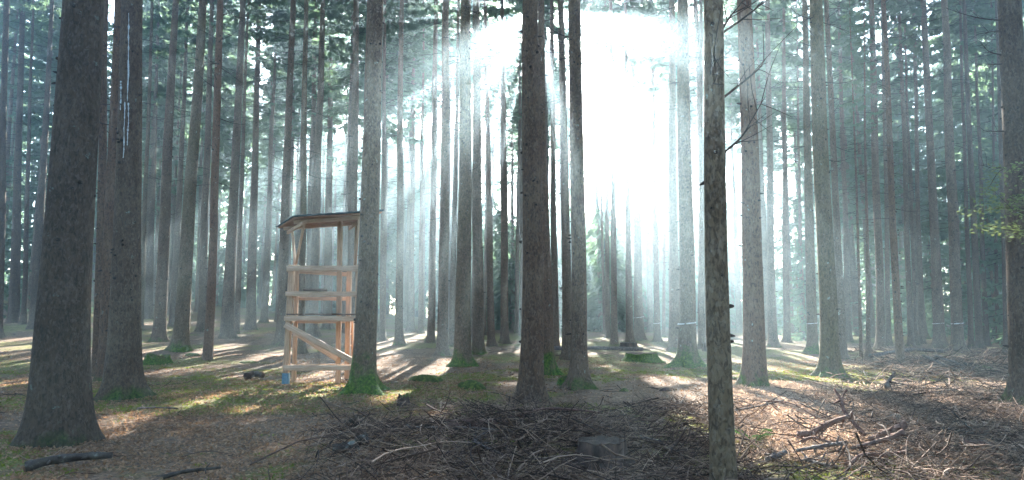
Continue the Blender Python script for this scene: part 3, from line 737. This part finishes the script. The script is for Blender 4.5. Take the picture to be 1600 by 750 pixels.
FL = gp(446, 602); FD = FL[1]
def hunting_stand():
    root = empty('hunting_stand', FL, 'open wooden raised hunting stand with slanted roof beside the moss footed spruce', 'hunting stand')
    o = FL.copy()
    def L(px, py, D): return at(px, py, D) - o
    DB = FD + 0.95
    def post(name, px0, py0, px1, py1, D, w=0.10, t=0.10, label=None):
        return timber_part(name, root, L(px0, py0, D), L(px1, py1, D), w, t, M['timber_up'], up=(0, 1, 0), label=label)
    # front posts and back posts
    timber_part('post', root, L(447, 583, FD), L(456, 414, FD), .13, .13, M['timber_up'], up=(0, 1, 0))
    timber_part('post_foot', root, L(446, 606, FD), L(447, 583, FD), .134, .134, M['bluepaint'], up=(0, 1, 0), label='post foot painted blue')
    post('post', 557, 604, 560, 414, FD + .02, .12, .12)
    post('post', 459, 596, 464, 414, DB, .10, .10)
    post('post', 528, 599, 531.5, 343, DB - .35, .115, .115)
    post('post', 542, 592, 546, 420, DB, .12, .12)
    fr = FD - .095
    # front rails
    for (xa, ya, xb, yb, w) in ((448, 419.5, 562, 419.5, .135), (446, 459, 561, 459.5, .12), (444, 497.5, 560, 498.5, .125), (442, 575, 556, 574.5, .13)):
        timber_part('rail', root, L(xa, ya, fr), L(xb, yb, fr), w, .05, M['timber'])
    # back rails
    for (xa, ya, xb, yb, w) in ((466, 424, 548, 429, .11), (462, 466, 548, 467, .10), (458, 502, 548, 502, .10), (456, 572, 548, 571, .09)):
        timber_part('rail', root, L(xa, ya, DB + .08), L(xb, yb, DB + .08), w, .045, M['timber'])
    timber_part('brace', root, L(445, 507, fr - .055), L(552, 565, fr - .055), .14, .045, M['timber'])
    timber_part('brace', root, L(455, 516, DB - .42), L(526, 561, DB - .42), .12, .045, M['timber'])
    # side rails
    for y0, y1 in ((421, 424), (460, 464), (499, 502), (575, 572)):
        timber_part('side_rail', root, L(449, y0, FD + .09), L(460, y1, DB - .06), .10, .045, M['timber'])
    # roof struts
    for a, b, D0, D1 in (((462, 413), (476, 346), FD + .02, FD - .35), ((461, 413), (457, 362), FD + .1, DB + .2), ((555, 414), (561, 340), FD - .06, FD - .35), ((554, 418), (557, 350), FD + .2, DB + .1)):
        timber_part('roof_strut', root, L(*a, D0), L(*b, D1), .075, .05, M['timber_up'], up=(0, 1, 0))
    # plank floor and seat
    A = Acc()
    z = L(500, 492, fr)[2]; x0, x1 = L(446, 495, fr)[0], L(560, 495, fr)[0]
    for k in range(8):
        xa = x0 + (x1 - x0) * k / 8 + .012; xb = x0 + (x1 - x0) * (k + 1) / 8 - .012
        box_between(A, ((xa + xb) / 2, -.09, z + .012 + .004 * (k % 3)), ((xa + xb) / 2, .98, z + .012), .028, xb - xa)
    link('floor_boards', A.build('floor_boards', [M['board']]), root)
    zs = L(490, 455, fr)[2]; xa, xb = L(474, 455, fr)[0], L(506, 455, fr)[0]
    timber_part('seat_board', root, (xa, .02, zs + .035), (xb, .02, zs + .035), .045, .36, M['board'], label='dark seat board resting on the rail')
    # ladder at the back right
    for xx in (541, 551):
        timber_part('ladder_rail', root, L(xx, 591, DB + .35), L(xx, 500, DB + .2), .07, .05, M['timber_up'], up=(0, 1, 0))
    for yy in (575, 558, 540, 522):
        timber_part('ladder_rung', root, L(540, yy, DB + .28), L(552, yy, DB + .28), .05, .04, M['timber'])
    # roof: parallelogram of boards under felt
    NL, NR, BL, BR = L(459, 341, FD - .55), L(597, 332, FD - .35), L(434, 357, DB + .55), L(576, 347, DB + .75)
    def Rp(u, v): return (NL * (1 - u) + NR * u) * (1 - v) + (BL * (1 - u) + BR * u) * v
    nrm = np.cross(NR - NL, BL - NL); nrm /= np.linalg.norm(nrm); nrm = nrm if nrm[2] > 0 else -nrm
    A = Acc()
    nb = 9
    for k in range(nb):
        v0, v1 = k / nb + .008, (k + 1) / nb - .008
        c = [Rp(0, v0), Rp(1, v0), Rp(1, v1), Rp(0, v1)]
        vv = [p for p in c] + [p + nrm * .024 for p in c]
        A.add(vv, [(3, 2, 1, 0), (4, 5, 6, 7), (0, 1, 5, 4), (1, 2, 6, 5), (2, 3, 7, 6), (3, 0, 4, 7)])
    rb = link('roof', A.build('roof', [M['roofboard']]), root)
    A = Acc(); nu, nv = 40, 6; off = .03
    top = []; 
    for j in range(nv + 1):
        for i in range(nu + 1):
            u = -.015 + 1.03 * i / nu; v = -.03 + 1.06 * j / nv
            top.append(Rp(u, v) + nrm * (off + .012 * abs(math.sin(j * 1.9 + i * .7)) ))
    top = np.array(top); idx = np.arange((nu + 1) * (nv + 1)).reshape(nv + 1, nu + 1)
    q = np.stack([idx[:-1, :-1], idx[:-1, 1:], idx[1:, 1:], idx[1:, :-1]], -1).reshape(-1, 4)
    A.add(top, q); fo = link('roofing_felt', A.build('roofing_felt', [M['felt']], True), rb)
    sm = fo.modifiers.new('thick', 'SOLIDIFY'); sm.thickness = .022; sm.offset = 1
    for v in (.16, .80):
        timber_part('roof_beam', root, Rp(.03, v) - nrm * .05, Rp(.97, v) - nrm * .05, .095, .06, M['timber'])
    for u in (.10, .78):
        timber_part('roof_beam', root, Rp(u, .03) - nrm * .12, Rp(u, .97) - nrm * .12, .09, .05, M['timber'])
hunting_stand()

# ------------------------------------------------------------------ stumps, mounds, logs
def stump(px, py, wpx, h, label, mossy=.5, cut=True, seed=0, jag=.02, name='tree_stump', body='rot', cat='stump'):
    rs = np.random.default_rng(seed); p = gp(px, py); r = wpx / F * p[1] / 2 / 1.35
    root = empty(name, p, label, cat)
    n = 28; th = np.arange(n) * 2 * np.pi / n; ra = np.arange(5) * 1.2566 + rs.uniform(-.3, .3, 5)
    lobe = sum(rs.uniform(.5, 1.2) * np.exp(-(np.angle(np.exp(1j * (th - a))) / .32) ** 2) for a in ra)
    rings = []; zz = [-.2, 0, .04, .1, .18, .28, h]; zz = [z for z in zz if z < h - .03] + [h]
    for z in zz:
        rr = r * (1 + .75 * math.exp(-max(z, 0) / .10) * (.25 + lobe * .7)) * (1 + .05 * np.sin(7 * th + z * 9))
        zt = z + (jag * rs.uniform(-1, 1, n) if z == h else 0)
        rings.append(np.stack([rr * np.cos(th), rr * np.sin(th), np.full(n, z) + (zt - z)], -1))
    V = np.array(rings); k = len(rings); i = np.arange(k * n).reshape(k, n)
    q = np.stack([i[:-1], np.roll(i[:-1], -1, 1), np.roll(i[1:], -1, 1), i[1:]], -1).reshape(-1, 4)
    A = Acc(); A.add(V.reshape(-1, 3), q)
    bo = link('stump_body', A.build('stump_body', [M['bark'] if body == 'bark' else M[body]], True), root); bo.color = (mossy, .4, .3, 1)
    A = Acc(); ring = V[-1] * np.array([.985, .985, 1]) + np.array([0, 0, .004]); c2 = ring * np.array([.5, .5, 1]) + np.array([0, 0, rs.uniform(-jag, jag)])
    A.add(np.concatenate([ring, c2, [[0, 0, h + .004]]]), np.stack([np.arange(n), np.roll(np.arange(n), -1), n + np.roll(np.arange(n), -1), n + np.arange(n)], -1),
          np.stack([n + np.arange(n), n + np.roll(np.arange(n), -1), np.full(n, 2 * n)], -1))
    link('cut_face', A.build('cut_face', [M['cut'] if cut else M['moss']]), root)
    return root
stump(246, 569, 46, .22, 'broken red brown stump with moss left of the stand', .5, False, 1, .09, body='bark')
stump(1002, 565, 62, .26, 'flat cut stump with spreading mossy roots behind the centre', .6, True, 2, body='bark')
stump(982, 546, 34, .30, 'dark flat topped stump just behind the mossy rooted one', .1, True, 3)
stump(941, 726, 92, .23, 'large dark cut stump in the brushwood at the bottom', .2, True, 4, .012)
stump(630, 634, 20, .16, 'small black stump with a moss cushion before the brushwood', .2, False, 5, .05)
stump(285, 549, 24, .14, 'small mossy stump beside the pale leaning spruce', .9, False, 6, .05, body='bark')
stump(884, 602, 26, .13, 'dark mossy stump beside the grey brown spruce foot', .8, False, 7, .05, body='bark')
stump(1108, 548, 22, .3, 'grey block like stump in the beam beside the nearest slender tree', .1, True, 8, .01)

def mound(px, py, wpx, h, label, seed=0, elong=1.0, name='moss_mound', mat='moss', cat='moss mound', ang=0.0):
    rs = np.random.default_rng(seed); p = gp(px, py); r = wpx / F * p[1] / 2
    n, k = 40, 12; th = np.arange(n) * 2 * np.pi / n; V = []
    for j in range(k + 1):
        t = j / k; rad = math.cos(t * math.pi / 2) ** .8; z = h * math.sin(t * math.pi / 2) - .05 * (1 - t)
        wobb = 1 + .22 * (vnoise(np.cos(th) * 2 + seed * 3, np.sin(th) * 2 + z * 6, seed) - .5) + .2 * (vnoise(np.cos(th) * 7 + seed, np.sin(th) * 7 + z * 14, seed + 1) - .5)
        x = r * rad * wobb * np.cos(th); y = r * elong * rad * wobb * np.sin(th)
        V.append(np.stack([x * math.cos(ang) - y * math.sin(ang), x * math.sin(ang) + y * math.cos(ang), np.full(n, z) + h * .3 * (vnoise(x * 14, y * 14, seed) - .5)], -1))
    V = np.array(V); i = np.arange((k + 1) * n).reshape(k + 1, n)
    q = np.stack([i[:-1], np.roll(i[:-1], -1, 1), np.roll(i[1:], -1, 1), i[1:]], -1).reshape(-1, 4)
    o = link(name, mesh_np(name, V.reshape(-1, 3), [q], [M[mat]], smooth=True)); o.location = p
    return tag(o, label, cat)
mound(736, 607, 46, .17, 'rounded green moss mound right of the stand', 11, .8)
mound(663, 596, 58, .15, 'long low moss mound nearer the moss footed spruce', 12, .5, ang=.15)
mound(388, 567, 36, .07, 'flat moss cushion in the sun left of the stand', 13, .7)
mound(300, 556, 26, .10, 'small moss cushion at the pale leaning spruce foot', 14, .8)
mound(1535, 580, 34, .14, 'mossy heap among grey sticks near the right edge', 15, .7)
mound(1507, 577, 30, .17, 'grey brown rotten lump beside the right mossy heap', 16, .7, mat='lichen', name='rotten_lump', cat='dead wood')
mound(975, 612, 18, .07, 'tiny dark moss tuft in the lit clearing floor', 17, .7)
mound(1040, 611, 22, .07, 'low dark clump beside the mossy giant roots', 18, .7, mat='rot', name='earth_clump', cat='clump')

def _heap_h(x, y):
    h = .06 + .30 * vnoise(x / 1.1, y / 1.1, 21) * vnoise(x / 2.4 + 5, y / 2.4, 22) * 2
    h = h * .62 + .14 * np.exp(-((x - 4.2) ** 2 + ((y - 8.1) * 1.3) ** 2) / .8) + .12 * np.exp(-((x - 4.5) ** 2 + (y - 10.6) ** 2) / 1.2) + .10 * np.exp(-((x - .2) ** 2 + (y - 7.6) ** 2) / 2.0)
    return np.clip(h, .05, .7)
def branch(label, pts, r0, r1, mat, name='fallen_branch', cat='branch', n=14, forks=(), seed=0, S=7, sink=0.0):
    rs = np.random.default_rng(seed); P = smooth_path([at(*q) for q in pts], n)
    for q in P:                                                       # rests on or above the floor
        lift = .6 * float(_heap_h(q[0], q[1])) if (q[1] < 12.5 and q[0] > -1.6 and not sink) else 0.0
        q[2] = max(q[2], gz(q[0], q[1]) + r1 * .5 + lift) - sink
    o0 = P[0].copy(); A = Acc(); K = len(P)
    A.tube(P - o0, np.linspace(r0, r1, K) * (1 + .10 * rs.uniform(-1, 1, K)), S)
    for j in range(int(K * .6)):
        k = rs.integers(1, K - 1); d = rs.normal(size=3); d /= np.linalg.norm(d); l = rs.uniform(.03, .14)
        A.tube([P[k] - o0, P[k] - o0 + d * l], [r1 * .8, r1 * .3], 4)
    for f in forks:
        Q = smooth_path([at(*q) for q in f], 8) - o0; A.tube(Q, np.linspace(r0 * .6, r1 * .6, len(Q)), 5)
    o = link(name, A.build(name, [M[mat]], True)); o.location = o0
    return tag(o, label, cat)
branch('long reddish bough arching over the brush before the central trunk', [(690, 672, 8.2), (755, 665, 8.4), (800, 652, 8.6), (850, 639, 8.7), (905, 641, 8.8), (938, 645, 8.9)], .026, .012, 'redbark', seed=1, n=20)
branch('thick red brown log half buried in the brush left of the stump', [(700, 666, 8.4), (740, 668, 8.3), (776, 673, 8.2)], .06, .055, 'redbark', 'fallen_log', 'log', seed=2, S=10)
branch('pale bent bough hooking down through the dark brush', [(768, 672, 7.9), (745, 690, 7.5), (742, 702, 7.3), (757, 716, 7.1), (785, 732, 6.9)], .022, .012, 'greybark', seed=3)
branch('grey bough lying left of the bent one in the brush', [(635, 664, 8.4), (650, 676, 8.2), (678, 684, 8.0), (735, 677, 8.0), (780, 676, 7.9)], .02, .012, 'greybark', seed=4)
branch('pale bough bowing over the brush right of the cut stump', [(1000, 682, 7.4), (1035, 692, 7.3), (1058, 712, 7.1), (1071, 730, 6.9)], .013, .009, 'greybark', seed=5)
branch('upright forked reddish bough sticking out of the sunlit heap', [(1304, 608, 8.1), (1314, 625, 8.0), (1318, 640, 7.9), (1330, 656, 7.8), (1352, 680, 7.6)], .014, .024, 'redbark', forks=[[(1314, 625, 8.0), (1319, 615, 8.0), (1323, 609, 8.0)]], seed=6)
branch('thick dark bough at the left of the sunlit heap', [(1247, 683, 7.8), (1270, 676, 7.8), (1298, 661, 7.8), (1326, 651, 7.8)], .04, .026, 'redbark', seed=7)
branch('stout forked bough at the right of the sunlit heap', [(1358, 688, 7.5), (1384, 676, 7.5), (1402, 668, 7.6), (1415, 660, 7.6)], .026, .034, 'redbark', forks=[[(1396, 670, 7.55), (1408, 668, 7.5), (1417, 667, 7.5)]], seed=8)
branch('bough with broken pale end below the stout forked one', [(1330, 700, 7.2), (1368, 691, 7.3), (1395, 683, 7.3), (1411, 673, 7.35)], .02, .026, 'redbark', seed=9)
branch('bent bough bowing from the litter below the sunlit heap', [(1324, 738, 6.7), (1334, 720, 6.8), (1352, 710, 6.9), (1385, 711, 6.95), (1417, 706, 7.0)], .024, .018, 'redbark', seed=10)
branch('straight dark stick across the front of the sunlit heap', [(1245, 704, 7.1), (1285, 697, 7.15), (1322, 692, 7.2)], .018, .022, 'greybark', seed=11)
branch('reddish stick left of the straight dark one', [(1252, 690, 7.3), (1270, 684, 7.3), (1300, 692, 7.2)], .018, .012, 'redbark', seed=12)
branch('dark stick slanting to the bottom edge right of the nearest tree', [(1258, 716, 6.9), (1285, 730, 6.7), (1308, 742, 6.5)], .022, .018, 'greybark', seed=13)
branch('thick stick at the lower left of the sunlit heap by the nearest tree', [(1196, 719, 6.9), (1210, 714, 6.9), (1228, 706, 7.0)], .028, .024, 'greybark', seed=14)
branch('long thin dark stick slanting over the grey brush at the right', [(1488, 643, 8.4), (1520, 672, 8.0), (1562, 693, 7.7)], .010, .014, 'knot', seed=15)
branch('thin dark stick running almost level over the right brush', [(1470, 668, 7.9), (1510, 675, 7.9), (1565, 688, 7.7)], .010, .012, 'knot', seed=16)
branch('dark red log lying in the brush at the lower right', [(1504, 697, 7.3), (1530, 700, 7.3), (1556, 700, 7.3)], .055, .05, 'redbark', 'fallen_log', 'log', seed=17, S=10)
branch('long grey log lying on the lit floor behind the stumps', [(862, 549, 29.5), (925, 550, 29.2), (1005, 551.5, 29)], .12, .10, 'greybark', 'fallen_log', 'log', seed=18, S=10)
branch('lichened dark log across the floor before the huge trunk', [(40, 722, 6.7), (80, 712, 6.8), (130, 706, 6.85), (175, 704, 6.9)], .05, .03, 'lichen', 'fallen_log', 'log', seed=19, S=10, sink=.045)
branch('thin lichened log in the moss right of the huge trunk', [(255, 742, 6.2), (290, 733, 6.3), (345, 727, 6.4)], .022, .012, 'lichen', 'fallen_log', 'log', seed=20, S=9, sink=.02)
branch('greenish rotten slab at the left end of the brushwood', [(520, 702, 7.25), (545, 697, 7.3), (574, 694, 7.3)], .05, .045, 'lichen', 'rotten_slab', 'dead wood', seed=21, S=9)
branch('pale wood splinter lying left of the brushwood', [(540, 661, 8.8), (552, 656, 8.9), (566, 650, 9.0)], .03, .02, 'cut', 'wood_splinter', 'dead wood', seed=22)
branch('thin grey stick on the floor between the big trunks at left', [(215, 638, 10.2), (245, 637, 10.2), (278, 638, 10.1)], .015, .01, 'greybark', seed=23)
branch('small log lying in the light before the stand', [(385, 588, 15.5), (397, 584, 15.8), (410, 586, 15.6)], .08, .06, 'rot', 'fallen_log', 'log', seed=24, S=9)
branch('long dark log across the floor behind the right brush', [(1360, 556, 22), (1420, 547, 24), (1475, 549, 24)], .07, .05, 'greybark', 'fallen_log', 'log', seed=25, S=9)
branch('slanting grey stick over the pile near the twisted spruce', [(1442, 555, 19), (1458, 562, 18.5), (1475, 570, 18)], .03, .02, 'greybark', seed=26)
branch('second grey stick over the pile, right of the slanting one', [(1462, 556, 19), (1485, 564, 18.5), (1510, 572, 18)], .03, .02, 'greybark', seed=27)
branch('leaning broken stub above the brush right of the grey green spruce', [(1385, 605, 11.6), (1390, 594, 11.7), (1398, 583, 11.8)], .035, .02, 'greybark', seed=28)
branch('thin stick across the lit needles left of the sunlit heap', [(1150, 641, 9.3), (1190, 634, 9.4), (1225, 625, 9.5)], .014, .01, 'greybark', seed=29)
branch('fine bowed bough over the glowing needles', [(1195, 627, 9.5), (1235, 630, 9.2), (1275, 652, 8.8)], .010, .007, 'redbark', seed=30)
branch('dark stick lying across the centre floor before the mossy giant', [(1030, 640, 9.4), (1060, 632, 9.6), (1072, 617, 9.8)], .014, .008, 'greybark', seed=31)
branch('cut log end showing a round tan face in the right brush', [(1391, 662, 8.55), (1394, 660, 8.9), (1400, 657, 9.4)], .085, .08, 'cut', 'log_end', 'log', seed=32, S=14)

# ------------------------------------------------------------------ fern and beech sapling
def fern(px, py, label, n=5, size=.35, seed=0):
    rs = np.random.default_rng(seed); p = gp(px, py); root = empty('fern', p, label, 'fern')
    for k in range(n):
        a = rs.uniform(0, 6.28); d = np.array([math.cos(a), math.sin(a), 0]); sd = np.array([-d[1], d[0], 0]); L = size * rs.uniform(.7, 1.1)
        s = np.linspace(0, 1, 14); path = d * (s * L)[:, None] + np.array([0, 0, 1]) * (L * (.9 * s - .65 * s ** 2) + .12 * s ** .5)[:, None]
        A = Acc(); A.tube(path, np.linspace(.005, .002, 14), 4)
        Q = []
        for j in range(2, 14):
            for sg in (-1, 1):
                l = L * .32 * math.sin(math.pi * (.12 + .86 * (1 - s[j]))) + .01; e = path[j] + (sd * sg + d * .35) * l + np.array([0, 0, -.1 * l]); w = d * .014
                Q.append([path[j], (path[j] + e) / 2 + w, e, (path[j] + e) / 2 - w])
        Q = np.array(Q); A.add(Q.reshape(-1, 3), np.arange(len(Q) * 4).reshape(-1, 4))
        link('frond', A.build('frond', [M['fern']]), root)
fern(1180, 700, 'small bright green fern right of the nearest slender tree', 6, .3, 3)

def beech():
    rs = np.random.default_rng(8); D = 7.6; X = (1668 - CX) / F * D; base = np.array([X, D, gz(X, D)])
    root = empty('beech_sapling', base, 'leafy beech sapling reaching in with small pale green leaves at the right edge', 'sapling')
    st = Acc(); top = at(1650, 215, D) - base; st.tube(smooth_path([(0, 0, -.2), (.02, 0, 1.2), top * .75, top], 12), np.linspace(.03, .008, 13)[:len(smooth_path([(0, 0, -.2), (.02, 0, 1.2), top * .75, top], 12))], 6)
    link('stem', st.build('stem', [M['bud']], True), root)
    for (a, b, c, dz) in (((1655, 290), (1575, 262), (1540, 300), 0), ((1655, 350), (1590, 330), (1555, 300), -.3), ((1655, 330), (1570, 325), (1525, 332), .25), ((1655, 380), (1600, 365), (1570, 355), .1), ((1655, 300), (1610, 310), (1580, 318), -.25), ((1655, 370), (1580, 360), (1535, 352), -.1)):
        P = smooth_path([at(*a, D) - base, at(*b, D + dz * .6) - base, at(*c, D + dz) - base], 14)
        A = Acc(); A.tube(P, np.linspace(.009, .002, len(P)), 5, m=1); Q = []
        for q in P[3:]:
            for j in range(13):
                o = q + rs.normal(size=3) * np.array([.10, .10, .035]); u = rs.normal(size=3) * np.array([1, 1, .3]); u /= np.linalg.norm(u); w = np.cross(u, [rs.normal() * .3, rs.normal() * .3, 1]); w /= np.linalg.norm(w)
                l = rs.uniform(.035, .07); Q.append([o, o + u * l * .5 + w * l * .3, o + u * l, o + u * l * .5 - w * l * .3])
        Q = np.array(Q); A.add(Q.reshape(-1, 3), np.arange(len(Q) * 4).reshape(-1, 4), m=0)
        link('leafy_branch', A.build('leafy_branch', [M['beech'], M['bud']]), root)
beech()

# ------------------------------------------------------------------ brushwood, litter
def screen_pts(rs, n, x0, x1, y0, y1, dens=None):
    """ground points spread evenly over an area of floor, in metres"""
    ymin = CAMZ * F / (y1 - 495); ymax = CAMZ * F / (y0 - 495)
    out = []
    while sum(len(o) for o in out) < n:
        Y = np.sqrt(rs.uniform(ymin ** 2, ymax ** 2, n)); px = rs.uniform(x0, x1, n); X = (px - CX) / F * Y
        keep = np.ones(n, bool) if dens is None else rs.random(n) < dens(X, Y, px, 495 + CAMZ * F / Y)
        out.append(np.stack([X[keep], Y[keep]], -1))
    return np.concatenate(out)[:n]

def twig_heap(name, label, pts, hfun, mats, mi, lrange, rrange, seed, flat=.35):
    rs = np.random.default_rng(seed); n = len(pts); K = 6
    z = terrain(pts[:, 0], pts[:, 1]); hh = hfun(pts[:, 0], pts[:, 1]) * rs.random(n) ** .8
    a = rs.uniform(0, 6.283, n); L = rs.uniform(*lrange, n) * rs.uniform(.5, 1, n); el = rs.normal(0, flat, n)
    d = np.stack([np.cos(a) * np.cos(el), np.sin(a) * np.cos(el), np.sin(el)], -1)
    b = np.cross(d, rs.normal(size=(n, 3))); b /= np.linalg.norm(b, axis=1, keepdims=True) + 1e-9
    s = np.linspace(-.5, .5, K)
    P = np.stack([pts[:, 0], pts[:, 1], z + hh + .015], -1)[:, None] + d[:, None] * (s[None] * L[:, None])[..., None] + b[:, None] * ((s[None] ** 2 - .08) * (L * rs.uniform(-.9, .9, n))[:, None])[..., None]
    P[..., 2] += rs.normal(0, .008, P.shape[:2])
    gzv = terrain(P[..., 0], P[..., 1]); P[..., 2] = np.maximum(P[..., 2], gzv + .004)
    r = rs.uniform(*rrange, n)[:, None] * np.linspace(1.15, .5, K)[None]
    v, q = tubes(P, r, 3)
    o = link(name, mesh_np(name, v, [q], [mats])); return tag(o, label, mi, kind='stuff')

heap_h = _heap_h
rs = np.random.default_rng(31)
_pd = lambda px, py: np.exp(-((px - 1215 - (py - 640) * 1.0) / 100) ** 2 - ((py - 645) / 55) ** 2)
dens_main = lambda X, Y, px, py: (1 - .97 * _pd(px, py)) * np.clip(1.0 - np.exp(-np.maximum(px - 500 + (py - 640) * .3, 0) / 90), 0, 1) * np.clip((py - np.where(px < 1135, 640, 604) + 30 * vnoise(X * .8, Y * .8, 9)) / 45, 0.0, 1) * (.35 + .65 * (vnoise(X / 1.4, Y / 1.4, 15) > .35))
_st = gp(941, 728); _dm = dens_main; dens_main = lambda X, Y, px, py: _dm(X, Y, px, py) * (np.hypot(X - _st[0], Y - _st[1] + .25) > .40)
twig_heap('brushwood', 'tangled dead spruce brushwood covering the foreground from stand to right edge', screen_pts(rs, 12500, 480, 1660, 612, 790, dens_main), heap_h, M['twig'], 'brushwood', (.15, .8), (.0016, .0046), 41)
twig_heap('brush_sticks', 'thicker bare sticks lying through the foreground brushwood', screen_pts(rs, 900, 480, 1660, 612, 790, dens_main), heap_h, M['twig'], 'brushwood', (.3, 1.5), (.005, .011), 45, .2)
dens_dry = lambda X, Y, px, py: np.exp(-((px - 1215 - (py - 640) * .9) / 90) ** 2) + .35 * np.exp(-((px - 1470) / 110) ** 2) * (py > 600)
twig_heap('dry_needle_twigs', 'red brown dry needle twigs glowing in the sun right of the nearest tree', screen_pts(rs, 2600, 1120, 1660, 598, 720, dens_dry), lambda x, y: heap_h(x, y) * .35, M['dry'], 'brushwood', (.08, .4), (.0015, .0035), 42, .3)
dens_r = lambda X, Y, px, py: np.clip((px - 1290) / 120, 0, 1) * (.3 + .7 * (vnoise(X / 1.8, Y / 1.8, 16) > .45))
twig_heap('grey_sticks', 'grey sticks and slash spread over the floor at the right', screen_pts(rs, 2600, 1280, 1680, 552, 625, dens_r), lambda x, y: heap_h(x, y) * .8, M['twig'], 'brushwood', (.4, 1.6), (.005, .012), 43, .25)
twig_heap('scattered_twigs', 'thin twigs scattered over the whole forest floor', screen_pts(rs, 4200, -60, 1660, 535, 790), lambda x, y: .015 + 0 * x, M['twig'], 'twigs', (.1, .7), (.003, .008), 44, .08)

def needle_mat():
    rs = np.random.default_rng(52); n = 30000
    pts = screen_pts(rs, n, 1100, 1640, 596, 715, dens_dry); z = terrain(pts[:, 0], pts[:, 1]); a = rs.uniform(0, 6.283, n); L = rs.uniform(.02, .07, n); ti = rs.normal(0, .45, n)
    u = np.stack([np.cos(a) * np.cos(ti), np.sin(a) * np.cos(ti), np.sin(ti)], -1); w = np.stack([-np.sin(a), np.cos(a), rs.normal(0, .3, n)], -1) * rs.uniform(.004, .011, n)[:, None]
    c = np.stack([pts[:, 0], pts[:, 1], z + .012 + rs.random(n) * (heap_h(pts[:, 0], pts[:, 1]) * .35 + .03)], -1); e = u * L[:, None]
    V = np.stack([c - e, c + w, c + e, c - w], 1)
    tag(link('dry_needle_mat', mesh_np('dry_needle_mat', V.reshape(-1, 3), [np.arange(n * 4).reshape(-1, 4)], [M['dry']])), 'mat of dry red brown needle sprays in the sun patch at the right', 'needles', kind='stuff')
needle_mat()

def moss_tufts():
    rs = np.random.default_rng(53); pts = screen_pts(rs, 9000, -60, 1500, 575, 790, lambda X, Y, px, py: moss_at(X, Y) * (vnoise(X / .16, Y / .16, 74) > .45)); k = 7; n = len(pts) * k
    c2 = np.repeat(pts, k, 0) + rs.normal(0, .022, (n, 2)); z = terrain(c2[:, 0], c2[:, 1]) - .003; a = rs.uniform(0, 6.283, n); h = rs.uniform(.010, .032, n); w = rs.uniform(.004, .009, n)
    b0 = np.stack([c2[:, 0], c2[:, 1], z], -1); sd = np.stack([np.cos(a), np.sin(a), 0 * a], -1) * w[:, None]; tip = b0 + np.stack([rs.normal(0, .010, n), rs.normal(0, .010, n), h], -1)
    V = np.stack([b0 - sd, b0 + sd, tip + sd * .5, tip - sd * .5], 1)
    tag(link('moss_tufts', mesh_np('moss_tufts', V.reshape(-1, 3), [np.arange(n * 4).reshape(-1, 4)], [M['mosstuft']])), 'short yellow green moss growing in patches on the forest floor', 'moss', kind='stuff')
moss_tufts()

def litter():
    rs = np.random.default_rng(51); n = 85000
    pts = np.concatenate([screen_pts(rs, 50000, -80, 1680, 560, 800, lambda X, Y, px, py: .25 + .75 * (vnoise(X / 1.1, Y / 1.1, 17) > .42)), screen_pts(rs, 35000, -80, 760, 590, 800, lambda X, Y, px, py: .2 + .8 * (vnoise(X / .7, Y / .7, 18) > .45))])
    z = terrain(pts[:, 0], pts[:, 1]); a = rs.uniform(0, 6.283, n); L = rs.uniform(.022, .06, n)
    tilt = rs.normal(0, .45, n); u = np.stack([np.cos(a) * np.cos(tilt), np.sin(a) * np.cos(tilt), np.sin(tilt)], -1)
    w = np.cross(u, np.stack([rs.normal(0, .4, n), rs.normal(0, .4, n), np.ones(n)], -1)); w /= np.linalg.norm(w, axis=1, keepdims=True)
    c = np.stack([pts[:, 0], pts[:, 1], z + .012 + rs.random(n) * .012], -1)
    up = np.array([0, 0, 1.0])
    V = np.stack([c - u * L[:, None] * .5, c + w * (L * .3)[:, None] + up * (L * .18 * rs.random(n))[:, None], c + u * L[:, None] * .5, c - w * (L * .3)[:, None] + up * (L * .18 * rs.random(n))[:, None]], 1)
    i = np.arange(n * 4).reshape(-1, 4); tri = np.concatenate([i[:, [0, 1, 2]], i[:, [0, 2, 3]]])
    tag(link('leaf_litter', mesh_np('leaf_litter', V.reshape(-1, 3), [tri], [M['leaf']])), 'brown beech leaves scattered over the forest floor', 'leaf litter', kind='stuff')
litter()

# ------------------------------------------------------------------ haze
def haze():
    x, y0, y1, z0, z1 = 178, -170, 188, -2.2, 42.0
    v = [(-x, y0, z0), (x, y0, z0), (x, y1, z0), (-x, y1, z0), (-x, y0, z1), (x, y0, z1), (x, y1, z1), (-x, y1, z1)]
    s = NT('haze_air'); pv = s.node('ShaderNodeVolumePrincipled')
    pv.inputs['Color'].default_value = (0.62, 0.86, 1.0, 1); pv.inputs['Density'].default_value = HAZE_DENSITY; pv.inputs['Anisotropy'].default_value = HAZE_G
    s.lk(pv.outputs[0], s.out.inputs['Volume'])
    o = link('haze', mesh_np('haze', np.array(v, float), [np.array([(3, 2, 1, 0), (4, 5, 6, 7), (0, 1, 5, 4), (1, 2, 6, 5), (2, 3, 7, 6), (3, 0, 4, 7)])], [s.m]))
    tag(o, 'thin morning mist filling the wood, lit by slanting sunbeams', 'haze', kind='stuff')
haze()
